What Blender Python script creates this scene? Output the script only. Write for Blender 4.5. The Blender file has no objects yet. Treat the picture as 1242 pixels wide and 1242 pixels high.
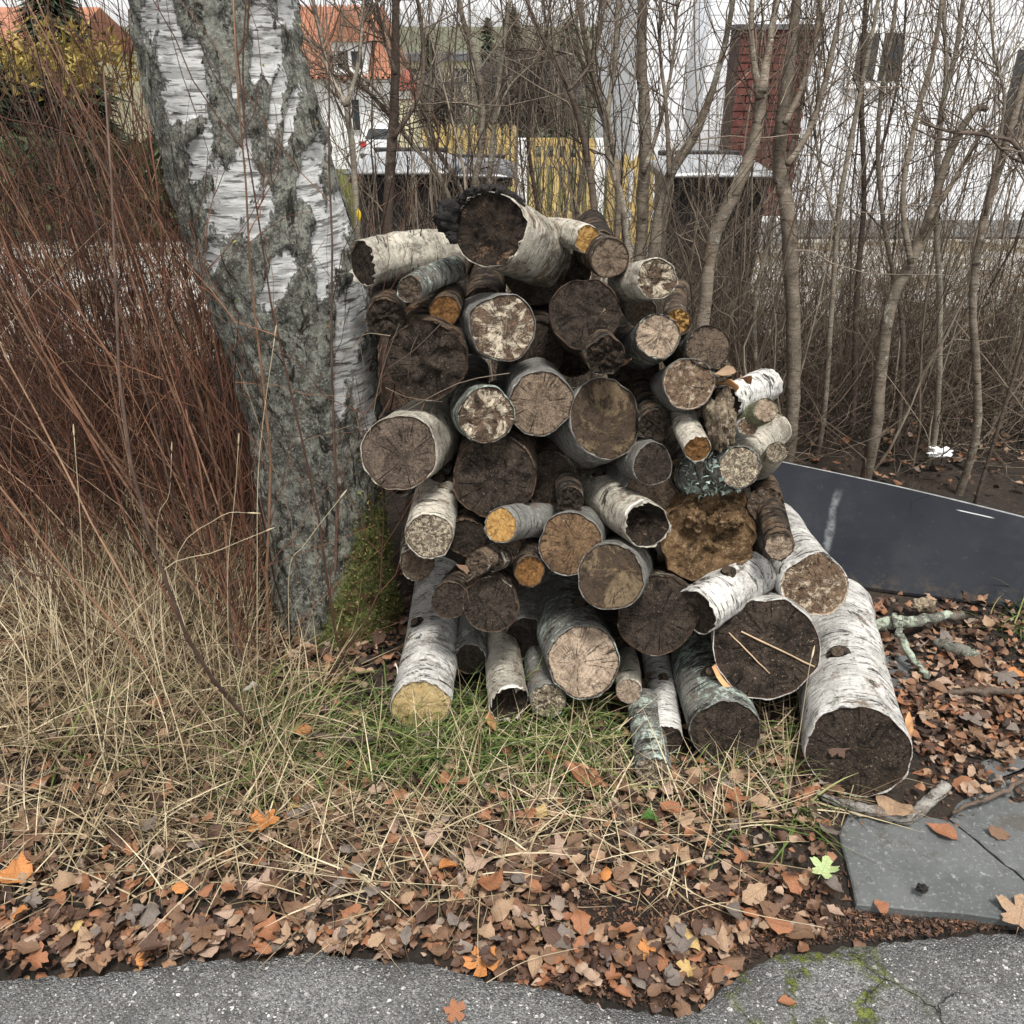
import bpy, math, random
import numpy as np
from mathutils import Vector, Matrix, Quaternion, noise as mn
R = math.radians
sc = bpy.context.scene
col = sc.collection
random.seed(7); rng = np.random.default_rng(7)

# ------------------------------------------------------------------ camera, sky, sun, exposure
CAM = np.array([0, 0, 1.6]); PITCH = R(28); FPX = 1080.0; W = 1242.0
cd = bpy.data.cameras.new('camera'); co = bpy.data.objects.new('camera', cd); col.objects.link(co)
co.location = CAM; co.rotation_euler = (R(90) - PITCH, 0, 0)
cd.sensor_width = 36; cd.lens = FPX / W * 36; cd.clip_start = .05; cd.clip_end = 2000
sc.camera = co
SUN_EL, SUN_AZ = R(68), R(165)          # azimuth measured clockwise from +Y
world = bpy.data.worlds.new('World'); sc.world = world; world.use_nodes = True
wt = world.node_tree; wt.nodes.clear()
sky = wt.nodes.new('ShaderNodeTexSky'); sky.sky_type = 'NISHITA'; sky.sun_disc = False
sky.sun_elevation = SUN_EL; sky.sun_rotation = SUN_AZ; sky.dust_density = 1.5; sky.air_density = 1; sky.ozone_density = 1
hs = wt.nodes.new('ShaderNodeHueSaturation'); hs.inputs['Saturation'].default_value = .04
bg = wt.nodes.new('ShaderNodeBackground'); bg.inputs['Strength'].default_value = .085
wo = wt.nodes.new('ShaderNodeOutputWorld')
wt.links.new(sky.outputs[0], hs.inputs['Color']); wt.links.new(hs.outputs[0], bg.inputs[0]); wt.links.new(bg.outputs[0], wo.inputs[0])
sd = bpy.data.lights.new('sun', 'SUN'); sd.energy = 1.5; sd.angle = R(12); sd.color = (1, .97, .92)
so = bpy.data.objects.new('sun', sd); col.objects.link(so)
sv = Vector((math.sin(SUN_AZ) * math.cos(SUN_EL), math.cos(SUN_AZ) * math.cos(SUN_EL), math.sin(SUN_EL)))
so.rotation_euler = sv.to_track_quat('Z', 'Y').to_euler(); so.location = (0, 0, 8)
sc.view_settings.view_transform = 'Standard'; sc.view_settings.look = 'None'
sc.view_settings.exposure = 1.68; sc.view_settings.gamma = 1

# ------------------------------------------------------------------ photo pixel <-> world
FW = np.array([0, math.cos(PITCH), -math.sin(PITCH)]); UPV = np.array([0, math.sin(PITCH), math.cos(PITCH)]); RT = np.array([1., 0, 0])
def ray(px, py): return FW + RT * ((px - 621) / FPX) + UPV * ((621 - py) / FPX)
def P(px, py, Y):
    d = ray(px, py); return CAM + d * (Y / d[1])
def G(px, py, z=0.0):
    d = ray(px, py); return CAM + d * ((z - CAM[2]) / d[2])
def depth(p): return float(np.dot(np.asarray(p) - CAM, FW))
def proj(V):
    v = np.asarray(V) - CAM; d = v @ FW
    return 621 + FPX * (v @ RT) / d, 621 - FPX * (v @ UPV) / d, d
def pxm(px, p): return px * depth(p) / FPX        # pixels -> metres at point p

# ------------------------------------------------------------------ mesh helpers
def mkmesh(name, V, F, mat=None, smooth=True, uv=None, attrs=None):
    V = np.asarray(V, dtype=np.float32).reshape(-1, 3)
    Fs = F if isinstance(F, list) else [F]
    Fs = [np.asarray(f, dtype=np.int32) for f in Fs if len(f)]
    me = bpy.data.meshes.new(name)
    me.vertices.add(len(V)); me.vertices.foreach_set('co', V.ravel())
    idx = np.concatenate([f.ravel() for f in Fs]); tot = np.concatenate([np.full(len(f), f.shape[1], np.int32) for f in Fs])
    me.loops.add(len(idx)); me.loops.foreach_set('vertex_index', idx)
    me.polygons.add(len(tot)); st = np.concatenate([[0], np.cumsum(tot)[:-1]]).astype(np.int32)
    me.polygons.foreach_set('loop_start', st)
    me.polygons.foreach_set('use_smooth', np.full(len(tot), smooth, dtype=bool))
    if uv is not None:
        l = me.uv_layers.new(name='UVMap'); l.data.foreach_set('uv', np.asarray(uv, np.float32)[idx].ravel())
    for k, a in (attrs or {}).items():
        at = me.attributes.new(k, 'FLOAT', 'POINT'); at.data.foreach_set('value', np.asarray(a, np.float32))
    me.update(calc_edges=True)
    if mat: me.materials.append(mat)
    return me
def link(name, me, parent=None):
    o = bpy.data.objects.new(name, me); col.objects.link(o)
    if parent is not None: o.parent = parent
    return o
def obj(name, V, F, mat, parent=None, smooth=True, uv=None, attrs=None):
    return link(name, mkmesh(name, V, F, mat, smooth, uv, attrs), parent)
def tag(o, label=None, cat=None, group=None, kind=None):
    if label: o['label'] = label
    if cat: o['category'] = cat
    if group: o['group'] = group
    if kind: o['kind'] = kind
    return o
def thing(name, label, cat, loc=(0, 0, 0), rz=0, group=None):
    o = bpy.data.objects.new(name, None); col.objects.link(o); o.empty_display_size = .1
    o.location = loc; o.rotation_euler = (0, 0, rz)
    return tag(o, label, cat, group)
BF = np.array([[0, 3, 2, 1], [4, 5, 6, 7], [0, 1, 5, 4], [1, 2, 6, 5], [2, 3, 7, 6], [3, 0, 4, 7]])
def bx(x0, x1, y0, y1, z0, z1):
    return np.array([[x0, y0, z0], [x1, y0, z0], [x1, y1, z0], [x0, y1, z0], [x0, y0, z1], [x1, y0, z1], [x1, y1, z1], [x0, y1, z1]], float)
def box(name, x0, x1, y0, y1, z0, z1, mat, parent=None, bevel=0):
    o = obj(name, bx(x0, x1, y0, y1, z0, z1), BF, mat, parent, smooth=False)
    if bevel:
        m = o.modifiers.new('b', 'BEVEL'); m.width = bevel; m.segments = 2
    return o
def tubes(Pt, Rd, S=4):
    Pt = np.asarray(Pt, float); Rd = np.asarray(Rd, float); N, K, _ = Pt.shape
    T = np.gradient(Pt, axis=1); T /= np.linalg.norm(T, axis=2, keepdims=True) + 1e-9
    ref = np.tile(np.array([.31, .92, .22]), (N, 1)); m = np.abs((T.mean(1) * ref).sum(1)) > .85; ref[m] = (.95, -.1, .3)
    A = np.cross(T, ref[:, None, :]); A /= np.linalg.norm(A, axis=2, keepdims=True) + 1e-9
    B = np.cross(T, A); th = np.arange(S) * 2 * np.pi / S
    V = Pt[:, :, None, :] + Rd[:, :, None, None] * (np.cos(th)[None, None, :, None] * A[:, :, None, :] + np.sin(th)[None, None, :, None] * B[:, :, None, :])
    n, k, s = np.meshgrid(np.arange(N), np.arange(K - 1), np.arange(S), indexing='ij')
    i = (n * K + k) * S; s2 = (s + 1) % S
    F = np.stack([i + s, i + s2, i + S + s2, i + S + s], -1).reshape(-1, 4)
    return V.reshape(-1, 3), F
def captube(pts, rad, S=8):
    """one closed tube through a list of points"""
    pts = np.asarray(pts, float); rad = np.asarray(rad, float)
    V, F = tubes(pts[None], rad[None], S); K = len(pts); n = len(V)
    V = np.vstack([V, pts[0], pts[-1]])
    c0 = np.array([[n, (s + 1) % S, s] for s in range(S)]); b = (K - 1) * S
    c1 = np.array([[n + 1, b + s, b + (s + 1) % S] for s in range(S)])
    return V, [F, c0, c1]
def spline(ctrl, K):
    c = np.asarray(ctrl, float); n = len(c); t = np.linspace(0, n - 1, K); out = []
    for u in t:
        i = min(int(u), n - 2); f = u - i
        p0, p1, p2, p3 = c[max(i - 1, 0)], c[i], c[i + 1], c[min(i + 2, n - 1)]
        out.append(.5 * ((2 * p1) + (-p0 + p2) * f + (2 * p0 - 5 * p1 + 4 * p2 - p3) * f * f + (-p0 + 3 * p1 - 3 * p2 + p3) * f ** 3))
    return np.array(out)
def nz(x, y, z=0.0): return mn.noise(Vector((x, y, z)))
def fbm(x, y, z=0.0, o=4): return mn.fractal(Vector((x, y, z)), 1.0, 2.0, o)

# ------------------------------------------------------------------ material helpers
def newmat(name):
    m = bpy.data.materials.new(name); m.use_nodes = True; nt = m.node_tree; nt.nodes.clear()
    o = nt.nodes.new('ShaderNodeOutputMaterial'); b = nt.nodes.new('ShaderNodeBsdfPrincipled')
    nt.links.new(b.outputs[0], o.inputs[0]); return m, nt, b
def put(nt, sock, v):
    if hasattr(v, 'is_linked') or isinstance(v, bpy.types.NodeSocket): nt.links.new(v, sock)
    else:
        if hasattr(sock.default_value, '__len__') and hasattr(v, '__len__') and len(v) == 3 and len(sock.default_value) == 4: v = (*v, 1)
        sock.default_value = v
def nd(nt, typ, ins=None, out=0, **pr):
    n = nt.nodes.new(typ)
    for k, v in pr.items(): setattr(n, k, v)
    for k, v in (ins or {}).items(): put(nt, n.inputs[k], v)
    return n.outputs[out]
def ma(nt, op, a, b=0.0, cl=False): return nd(nt, 'ShaderNodeMath', {0: a, 1: b}, operation=op, use_clamp=cl)
def vm(nt, op, a, b): return nd(nt, 'ShaderNodeVectorMath', {0: a, 1: b}, operation=op)
def mix(nt, f, a, b, bt='MIX'): return nd(nt, 'ShaderNodeMix', {0: f, 6: a, 7: b}, out=2, data_type='RGBA', blend_type=bt)
def ns(nt, v, s, d=4, r=.55, di=0.0): return nd(nt, 'ShaderNodeTexNoise', {'Vector': v, 'Scale': s, 'Detail': d, 'Roughness': r, 'Distortion': di})
def sm(nt, v, a, b, c=0.0, d=1.0): return nd(nt, 'ShaderNodeMapRange', {0: v, 1: a, 2: b, 3: c, 4: d}, interpolation_type='SMOOTHSTEP')
def ramp(nt, f, stops):
    n = nt.nodes.new('ShaderNodeValToRGB'); e = n.color_ramp.elements
    e.remove(e[1]); e[0].position = stops[0][0]; e[0].color = (*stops[0][1], 1)
    for p, c in stops[1:]: e.new(p).color = (*c, 1)
    put(nt, n.inputs[0], f); return n.outputs[0]
def coord(nt, kind='Object', rand=True):
    v = nt.nodes.new('ShaderNodeTexCoord').outputs[kind]
    if rand:
        r = nd(nt, 'ShaderNodeObjectInfo', out='Random')
        v = vm(nt, 'ADD', v, nd(nt, 'ShaderNodeCombineXYZ', {0: ma(nt, 'MULTIPLY', r, 37.), 1: ma(nt, 'MULTIPLY', r, 91.), 2: ma(nt, 'MULTIPLY', r, 17.)}))
    return v
def bump(nt, b, h, s=.5, d=.01):
    nt.links.new(nd(nt, 'ShaderNodeBump', {'Height': h, 'Strength': s, 'Distance': d}), b.inputs['Normal'])
def attr(nt, n): return nd(nt, 'ShaderNodeAttribute', out='Fac', attribute_name=n)
def simple(name, c, rough=.7, var=.25, scale=8, bs=.2, metal=0, spec=.3):
    m, nt, b = newmat(name); v = coord(nt); n = ns(nt, v, scale, 6)
    f = sm(nt, n, .3, .7)
    put(nt, b.inputs['Base Color'], mix(nt, f, tuple(x * (1 - var) for x in c), tuple(min(1, x * (1 + var)) for x in c)))
    b.inputs['Roughness'].default_value = rough; b.inputs['Metallic'].default_value = metal; b.inputs['Specular IOR Level'].default_value = spec
    if bs: bump(nt, b, ns(nt, v, scale * 8, 5), bs, .004)
    return m
def barkmat(name, base, dark, lich, lent=.62, scar=.68, patch=.62, stain=.6, stainc=(.12, .08, .05), rough=.85, bs=.7, bscale=60, grime=.7):
    m, nt, b = newmat(name); v = coord(nt)
    tone = ns(nt, v, 6, 7, .7); c = mix(nt, sm(nt, tone, .40, .60), tuple(x * .58 for x in base), base)
    st = ns(nt, vm(nt, 'MULTIPLY', v, (8, 8, 90)), 1, 6, .65, .4); c = mix(nt, sm(nt, st, .46, .62, 0, .6), c, tuple(x * .45 for x in base))
    gr = ns(nt, v, 16, 9, .78, .5); c = mix(nt, sm(nt, gr, .52, .60, 0, grime), c, tuple(x * .16 + y * .4 for x, y in zip(base, stainc)))
    s2 = ns(nt, v, 9, 8, .7, .6); c = mix(nt, sm(nt, s2, stain - .04, stain + .04, 0, .85), c, stainc)
    p = ns(nt, v, 34, 9, .78, .4); pm_ = ns(nt, v, 7, 3); pf = sm(nt, ma(nt, 'ADD', p, ma(nt, 'MULTIPLY', ma(nt, 'SUBTRACT', pm_, .5), .5)), patch - .03, patch + .04); c = mix(nt, pf, c, lich)
    l = ns(nt, vm(nt, 'MULTIPLY', v, (18, 18, 190)), 1, 3); lf = sm(nt, l, lent - .02, lent + .03, 0, .9)
    s = ns(nt, vm(nt, 'MULTIPLY', v, (11, 11, 40)), 1, 7, .7, 1.2); sf = sm(nt, s, scar - .04, scar + .01)
    dk = ma(nt, 'MAXIMUM', lf, sf); c = mix(nt, dk, c, dark)
    fine = ns(nt, v, 170, 5, .8); c = mix(nt, sm(nt, fine, .52, .66, 0, .6), c, tuple(x * .5 + y * .1 for x, y in zip(dark, base))); c = mix(nt, sm(nt, fine, .46, .34, 0, .35), c, tuple(min(.8, x * 1.5 + .05) for x in base))
    put(nt, b.inputs['Base Color'], c); b.inputs['Roughness'].default_value = rough; b.inputs['Specular IOR Level'].default_value = .2
    h = ma(nt, 'ADD', ma(nt, 'MULTIPLY', ns(nt, v, bscale, 8, .75), .9), ma(nt, 'MULTIPLY', st, .6))
    h = ma(nt, 'ADD', ma(nt, 'SUBTRACT', h, ma(nt, 'MULTIPLY', dk, .4)), ma(nt, 'MULTIPLY', pf, .5)); bump(nt, b, h, bs, .010)
    return m
def facemat(name, c1, c2, pale, thr=.66, rays=.5, rim=(.05, .03, .02), pscale=3.2, ring=.35, rough=.9):
    m, nt, b = newmat(name)
    uv = nt.nodes.new('ShaderNodeUVMap').outputs[0]; rd = nd(nt, 'ShaderNodeObjectInfo', out='Random')
    off = nd(nt, 'ShaderNodeCombineXYZ', {0: ma(nt, 'MULTIPLY', rd, 53.), 1: ma(nt, 'MULTIPLY', rd, 29.), 2: ma(nt, 'MULTIPLY', rd, 77.)})
    v = vm(nt, 'ADD', uv, off)
    ctr = vm(nt, 'ADD', uv, nd(nt, 'ShaderNodeCombineXYZ', {0: ma(nt, 'MULTIPLY', ma(nt, 'SUBTRACT', rd, .5), .5), 1: ma(nt, 'MULTIPLY', ma(nt, 'SUBTRACT', ma(nt, 'FRACT', ma(nt, 'MULTIPLY', rd, 7.3)), .5), .5)}))
    rr = nd(nt, 'ShaderNodeVectorMath', {0: uv}, out='Value', operation='LENGTH'); rc = nd(nt, 'ShaderNodeVectorMath', {0: ctr}, out='Value', operation='LENGTH')
    dirn = nd(nt, 'ShaderNodeVectorMath', {0: ctr}, operation='NORMALIZE')
    rayv = vm(nt, 'ADD', vm(nt, 'MULTIPLY', dirn, (13, 13, 13)), nd(nt, 'ShaderNodeCombineXYZ', {2: ma(nt, 'MULTIPLY', rc, 1.2), 0: ma(nt, 'MULTIPLY', rd, 61.)}))
    ryn = ns(nt, rayv, 1.0, 6, .75, .15)
    n1 = ns(nt, v, 1.7, 7, .7, .6); n2 = ns(nt, v, 8, 8, .75); n3 = ns(nt, v, 34, 6, .8)
    t = ma(nt, 'ADD', ma(nt, 'MULTIPLY', n1, .4), ma(nt, 'ADD', ma(nt, 'MULTIPLY', n2, .3), ma(nt, 'MULTIPLY', n3, .3))); c = mix(nt, sm(nt, t, .44, .56), c1, c2); c = mix(nt, sm(nt, ns(nt, v, 60, 6, .85), .53, .62, 0, .7), c, tuple(min(.7, x * 1.9) for x in c2))
    gm = ns(nt, v, 3.4, 9, .8, .8); c = mix(nt, sm(nt, gm, .5, .60, 0, .75), c, tuple(x * .4 for x in c1))
    rg = ma(nt, 'SINE', ma(nt, 'ADD', ma(nt, 'MULTIPLY', rc, 62.), ma(nt, 'MULTIPLY', n1, 26.))); c = mix(nt, ma(nt, 'MULTIPLY', ma(nt, 'MULTIPLY', sm(nt, rg, .2, 1), sm(nt, n2, .4, .6)), ring * .8), c, tuple(x * .5 for x in c1))
    pn = ns(nt, v, pscale, 10, .76, .7); pf = sm(nt, ma(nt, 'ADD', pn, ma(nt, 'MULTIPLY', ma(nt, 'SUBTRACT', ryn, .5), .4)), thr - .02, thr + .03); c = mix(nt, ma(nt, 'MULTIPLY', pf, .92), c, mix(nt, sm(nt, ma(nt, 'ADD', ma(nt, 'MULTIPLY', n2, .5), ma(nt, 'MULTIPLY', n3, .5)), .4, .58), tuple(x * .55 for x in pale), pale))
    ck = ma(nt, 'MULTIPLY', sm(nt, ryn, .56, .61, 0, min(1, rays * 1.3)), sm(nt, ns(nt, v, 3., 3), .36, .5)); c = mix(nt, ck, c, tuple(x * .25 for x in c1))
    sp = ns(nt, v, 17, 8, .8); c = mix(nt, sm(nt, sp, .60, .66, 0, .8), c, pale); c = mix(nt, sm(nt, sp, .40, .31, 0, .75), c, tuple(x * .3 for x in c1))
    rim_f = sm(nt, ma(nt, 'ADD', rr, ma(nt, 'MULTIPLY', ma(nt, 'SUBTRACT', n2, .5), .22)), .93, .98); c = mix(nt, rim_f, c, rim)
    put(nt, b.inputs['Base Color'], c); b.inputs['Roughness'].default_value = rough; b.inputs['Specular IOR Level'].default_value = .15
    saw = ns(nt, vm(nt, 'MULTIPLY', v, (4, 60, 1)), 1, 2)
    h = ma(nt, 'ADD', ma(nt, 'ADD', ma(nt, 'ADD', ma(nt, 'MULTIPLY', n2, .6), ma(nt, 'MULTIPLY', n3, .5)), ma(nt, 'MULTIPLY', saw, .15)), ma(nt, 'SUBTRACT', ma(nt, 'MULTIPLY', pf, .3), ma(nt, 'MULTIPLY', ck, .7)))
    bump(nt, b, h, .9, .008); return m
def rotmat(name, c1, c2, pale, dark):
    m, nt, b = newmat(name); v = coord(nt); n1 = ns(nt, v, 12, 8, .7, .4); n2 = ns(nt, v, 90, 8, .8); n3 = ns(nt, v, 260, 5, .8)
    c = mix(nt, sm(nt, n1, .42, .58), c1, c2); c = mix(nt, sm(nt, n2, .53, .62, 0, .85), c, pale); c = mix(nt, sm(nt, n2, .46, .36, 0, .9), c, dark); c = mix(nt, sm(nt, n3, .54, .64, 0, .7), c, pale); c = mix(nt, sm(nt, ns(nt, v, 22, 8, .75), .54, .62, 0, .85), c, dark)
    put(nt, b.inputs['Base Color'], c); b.inputs['Roughness'].default_value = .95; b.inputs['Specular IOR Level'].default_value = .1
    bump(nt, b, ma(nt, 'ADD', n2, ma(nt, 'ADD', n1, ma(nt, 'MULTIPLY', n3, .5))), 1, .015); return m
def tintmat(name, stops, rough=.75, bs=0, vs=60, spec=.25):
    m, nt, b = newmat(name); v = coord(nt, rand=False)
    c = ramp(nt, attr(nt, 'tint'), stops); n = ns(nt, v, vs, 3)
    c = mix(nt, sm(nt, n, .35, .7, 0, .5), c, (.5, .5, .5), 'MULTIPLY'); put(nt, b.inputs['Base Color'], c)
    b.inputs['Roughness'].default_value = rough; b.inputs['Specular IOR Level'].default_value = spec
    if bs: bump(nt, b, n, bs, .003)
    return m

# ------------------------------------------------------------------ terrain
EDGE = [(-700, 1200), (0, 1180), (140, 1172), (250, 1158), (340, 1150), (450, 1152), (540, 1168), (640, 1186), (720, 1206), (800, 1222), (850, 1218), (895, 1172), (960, 1146), (1060, 1138), (1150, 1130), (1242, 1122), (1900, 1080)]
ex = np.array([G(*p)[0] for p in EDGE]); ey = np.array([G(*p)[1] for p in EDGE])
def edge_y(x): return np.interp(x, ex, ey) + np.array([.014 * nz(a * 9, 3.1) + .010 * nz(a * 31, 1.1) + .007 * nz(a * 90, 7.1) + .005 * nz(a * 210, 2.1) for a in np.atleast_1d(x)])
def base_z(y): return np.interp(y, [-60, 4.6, 6, 10, 16, 40, 90, 200, 420, 1500], [0, 0, -.06, -.35, -.9, -3.3, -4, -2, 6, 8])
def gz(x, y):
    z = float(base_z(y)); e = float(np.interp(x, ex, ey)); d = y - e
    if y < 8:
        if d < 0: z -= .03
        else:
            z += min(d / .3, 1) * .020 - .010 + .018 * fbm(x * 2.2, y * 2.2, 1.7) * min(1, d / .3) * max(0, min(1, (4.7 - y) / .5))
            if y > 3.2: z += .10 * math.exp(-((y - 3.95) / .5) ** 2)          # hedge bank
            if x < -.5: z += .05 * min(1, (-.5 - x)) * math.exp(-((y - 1.9) / .7) ** 2)
    return z
xs = np.concatenate([[-900, -400, -200, -100, -50, -25, -14, -9, -6], np.linspace(-4, 4, 161), [6, 9, 14, 25, 50, 100, 200, 400, 900]])
ys = np.concatenate([[-60, -20, -6, -2, 0], np.linspace(.5, 5, 113), [5.3, 5.7, 6.2, 7, 8, 10, 13, 16, 22, 30, 40, 55, 70, 90, 130, 200, 300, 420, 700, 1400]])
gv = np.array([[x, y, gz(x, y)] for y in ys for x in xs]); nx = len(xs)
gf = np.array([[j * nx + i, j * nx + i + 1, (j + 1) * nx + i + 1, (j + 1) * nx + i] for j in range(len(ys) - 1) for i in range(nx - 1)])
m_soil, nt, b = newmat('soil'); v = coord(nt, rand=False)
n1 = ns(nt, v, 3, 8, .7); n2 = ns(nt, v, 45, 6, .7)
c = mix(nt, sm(nt, n1, .35, .65), (.013, .009, .006), (.040, .026, .016)); c = mix(nt, sm(nt, n2, .55, .72, 0, .8), c, (.12, .075, .045))
sx = nd(nt, 'ShaderNodeSeparateXYZ', {0: v}, out=1); far = sm(nt, sx, 12, 20)
c = mix(nt, far, c, mix(nt, n1, (.05, .055, .03), (.11, .11, .06))); put(nt, b.inputs['Base Color'], c); b.inputs['Roughness'].default_value = .95
bump(nt, b, ns(nt, v, 60, 8, .75), 1, .02)
tag(obj('ground', gv, gf, m_soil), kind='structure')
# road
rx = np.concatenate([[-60, -20, -8, -4], np.linspace(-3, 3, 601), [4, 8, 20, 60]]); re = edge_y(rx)
rows = [np.full(len(rx), -30.), np.full(len(rx), -3.), re - 1.0, re - .35, re - .08, re - .015, re]
zz = [0, 0, 0, 0, .001, -.002, -.03]
rv = np.array([[rx[i], rows[j][i], zz[j]] for j in range(7) for i in range(len(rx))]); nx = len(rx)
rf = np.array([[j * nx + i, j * nx + i + 1, (j + 1) * nx + i + 1, (j + 1) * nx + i] for j in range(6) for i in range(nx - 1)])
m_road, nt, b = newmat('asphalt'); v = coord(nt, rand=False)
vo = nt.nodes.new('ShaderNodeTexVoronoi'); put(nt, vo.inputs['Vector'], v); vo.inputs['Scale'].default_value = 290
def chips(scale, th, warp):
    q_ = nt.nodes.new('ShaderNodeTexVoronoi'); put(nt, q_.inputs['Vector'], vm(nt, 'ADD', v, vm(nt, 'MULTIPLY', nd(nt, 'ShaderNodeTexNoise', {'Vector': v, 'Scale': scale * 1.1, 'Detail': 2.}, out=1), (warp, warp, 0)))); q_.inputs['Scale'].default_value = scale
    k_ = nd(nt, 'ShaderNodeSeparateXYZ', {0: q_.outputs['Color']}, out=1); k2 = nd(nt, 'ShaderNodeSeparateXYZ', {0: q_.outputs['Color']}, out=0)
    return ma(nt, 'MULTIPLY', sm(nt, k_, th, th + .02), sm(nt, ma(nt, 'ADD', q_.outputs['Distance'], ma(nt, 'MULTIPLY', k2, .15)), .45, .36)), k2
tone = nd(nt, 'ShaderNodeSeparateXYZ', {0: vo.outputs['Color']}, out=0)
n1 = ns(nt, v, 5, 8, .7)
c = mix(nt, tone, (.055, .055, .056), (.23, .228, .22)); c = mix(nt, sm(nt, n1, .42, .6, 0, .6), c, (.06, .058, .055)); c = mix(nt, sm(nt, ns(nt, v, 420, 3, .8), .5, .64, 0, .7), c, (.02, .02, .02))
cA, kA = chips(72, .80, .014); cB, kB = chips(135, .70, .008); cC, kC = chips(230, .60, .004)
c = mix(nt, ma(nt, 'MULTIPLY', cC, .7), c, mix(nt, kC, (.16, .155, .15), (.52, .51, .49))); c = mix(nt, cB, c, mix(nt, kB, (.13, .125, .12), (.58, .57, .54))); c = mix(nt, cA, c, mix(nt, kA, (.12, .115, .11), (.60, .59, .56))); chip = ma(nt, 'MAXIMUM', cA, cB)
pos = nd(nt, 'ShaderNodeVectorMath', {0: v, 1: tuple(G(990, 1195))}, out='Value', operation='DISTANCE')
cr = nt.nodes.new('ShaderNodeTexVoronoi'); cr.feature = 'DISTANCE_TO_EDGE'; put(nt, cr.inputs['Vector'], vm(nt, 'ADD', v, vm(nt, 'MULTIPLY', nd(nt, 'ShaderNodeTexNoise', {'Vector': v, 'Scale': 12., 'Detail': 5.}, out=1), (.16, .16, 0)))); cr.inputs['Scale'].default_value = 7
crk = ma(nt, 'MULTIPLY', sm(nt, cr.outputs[0], .018, .003), ma(nt, 'MULTIPLY', sm(nt, pos, .34, .2), sm(nt, ns(nt, v, 9, 3), .44, .58))); c = mix(nt, crk, c, (.012, .011, .009))
mo = ma(nt, 'MULTIPLY', ma(nt, 'MULTIPLY', sm(nt, cr.outputs[0], .16, .03), sm(nt, pos, .24, .05)), sm(nt, ns(nt, v, 30, 8, .8), .46, .54)); c = mix(nt, mo, c, mix(nt, ns(nt, v, 90, 3), (.04, .065, .008), (.2, .22, .03)))
put(nt, b.inputs['Base Color'], c); b.inputs['Roughness'].default_value = .8; b.inputs['Specular IOR Level'].default_value = .3
h = ma(nt, 'ADD', ma(nt, 'SUBTRACT', 1., vo.outputs['Distance']), ma(nt, 'ADD', chip, ma(nt, 'SUBTRACT', ma(nt, 'MULTIPLY', mo, 1.5), ma(nt, 'MULTIPLY', crk, 3.)))); bump(nt, b, h, .8, .004)
tag(obj('road', rv, rf, m_road), kind='structure')
# pale gravel yard behind the hedge
m_grav, nt, b = newmat('pale_gravel'); v = coord(nt, rand=False)
vo = nt.nodes.new('ShaderNodeTexVoronoi'); put(nt, vo.inputs['Vector'], v); vo.inputs['Scale'].default_value = 45
c = mix(nt, nd(nt, 'ShaderNodeSeparateXYZ', {0: vo.outputs['Color']}, out=0), (.20, .185, .16), (.46, .44, .40)); pt = sm(nt, ns(nt, v, 1.3, 7, .7), .46, .56); c = mix(nt, pt, c, mix(nt, ns(nt, v, 30, 5, .75), (.05, .035, .02), (.22, .17, .10))); put(nt, b.inputs['Base Color'], c); b.inputs['Roughness'].default_value = .9
bump(nt, b, vo.outputs['Distance'], .6, .01)
yy = np.array([4.75, 5.3, 5.7, 6.2, 7, 8, 9, 10]); xx = np.linspace(-9, 9, 37)
yv = np.array([[x, y + (.08 * nz(x * 3, 1) if y < 5 else 0), gz(x, y) + .012] for y in yy for x in xx]); nx = 37
yf = np.array([[j * nx + i, j * nx + i + 1, (j + 1) * nx + i + 1, (j + 1) * nx + i] for j in range(7) for i in range(36)])
tag(obj('gravel_yard', yv, yf, m_grav), kind='structure')
# ------------------------------------------------------------------ log materials
BARK = {
 'W': barkmat('white_birch_bark', (.62, .60, .56), (.03, .025, .02), (.30, .30, .26), .62, .62, .63, .60, grime=.7),
 'X': barkmat('cream_birch_bark', (.50, .46, .38), (.04, .03, .022), (.28, .28, .23), .64, .63, .62, .58, grime=.75),
 'L': barkmat('grey_smooth_bark', (.22, .215, .195), (.03, .026, .022), (.36, .36, .33), .62, .66, .60),
 'G': barkmat('lichened_bark', (.19, .185, .165), (.022, .02, .017), (.36, .42, .36), .60, .58, .54),
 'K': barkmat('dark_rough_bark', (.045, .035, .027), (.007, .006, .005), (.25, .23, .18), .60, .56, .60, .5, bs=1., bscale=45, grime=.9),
 'V': barkmat('olive_smooth_bark', (.20, .21, .13), (.05, .045, .028), (.30, .31, .23), .7, .72, .64, bs=.4),
 'N': barkmat('brown_flaky_bark', (.13, .092, .062), (.018, .014, .010), (.42, .38, .31), .60, .56, .57, .54, bs=1., bscale=45, grime=.9),
}
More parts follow.
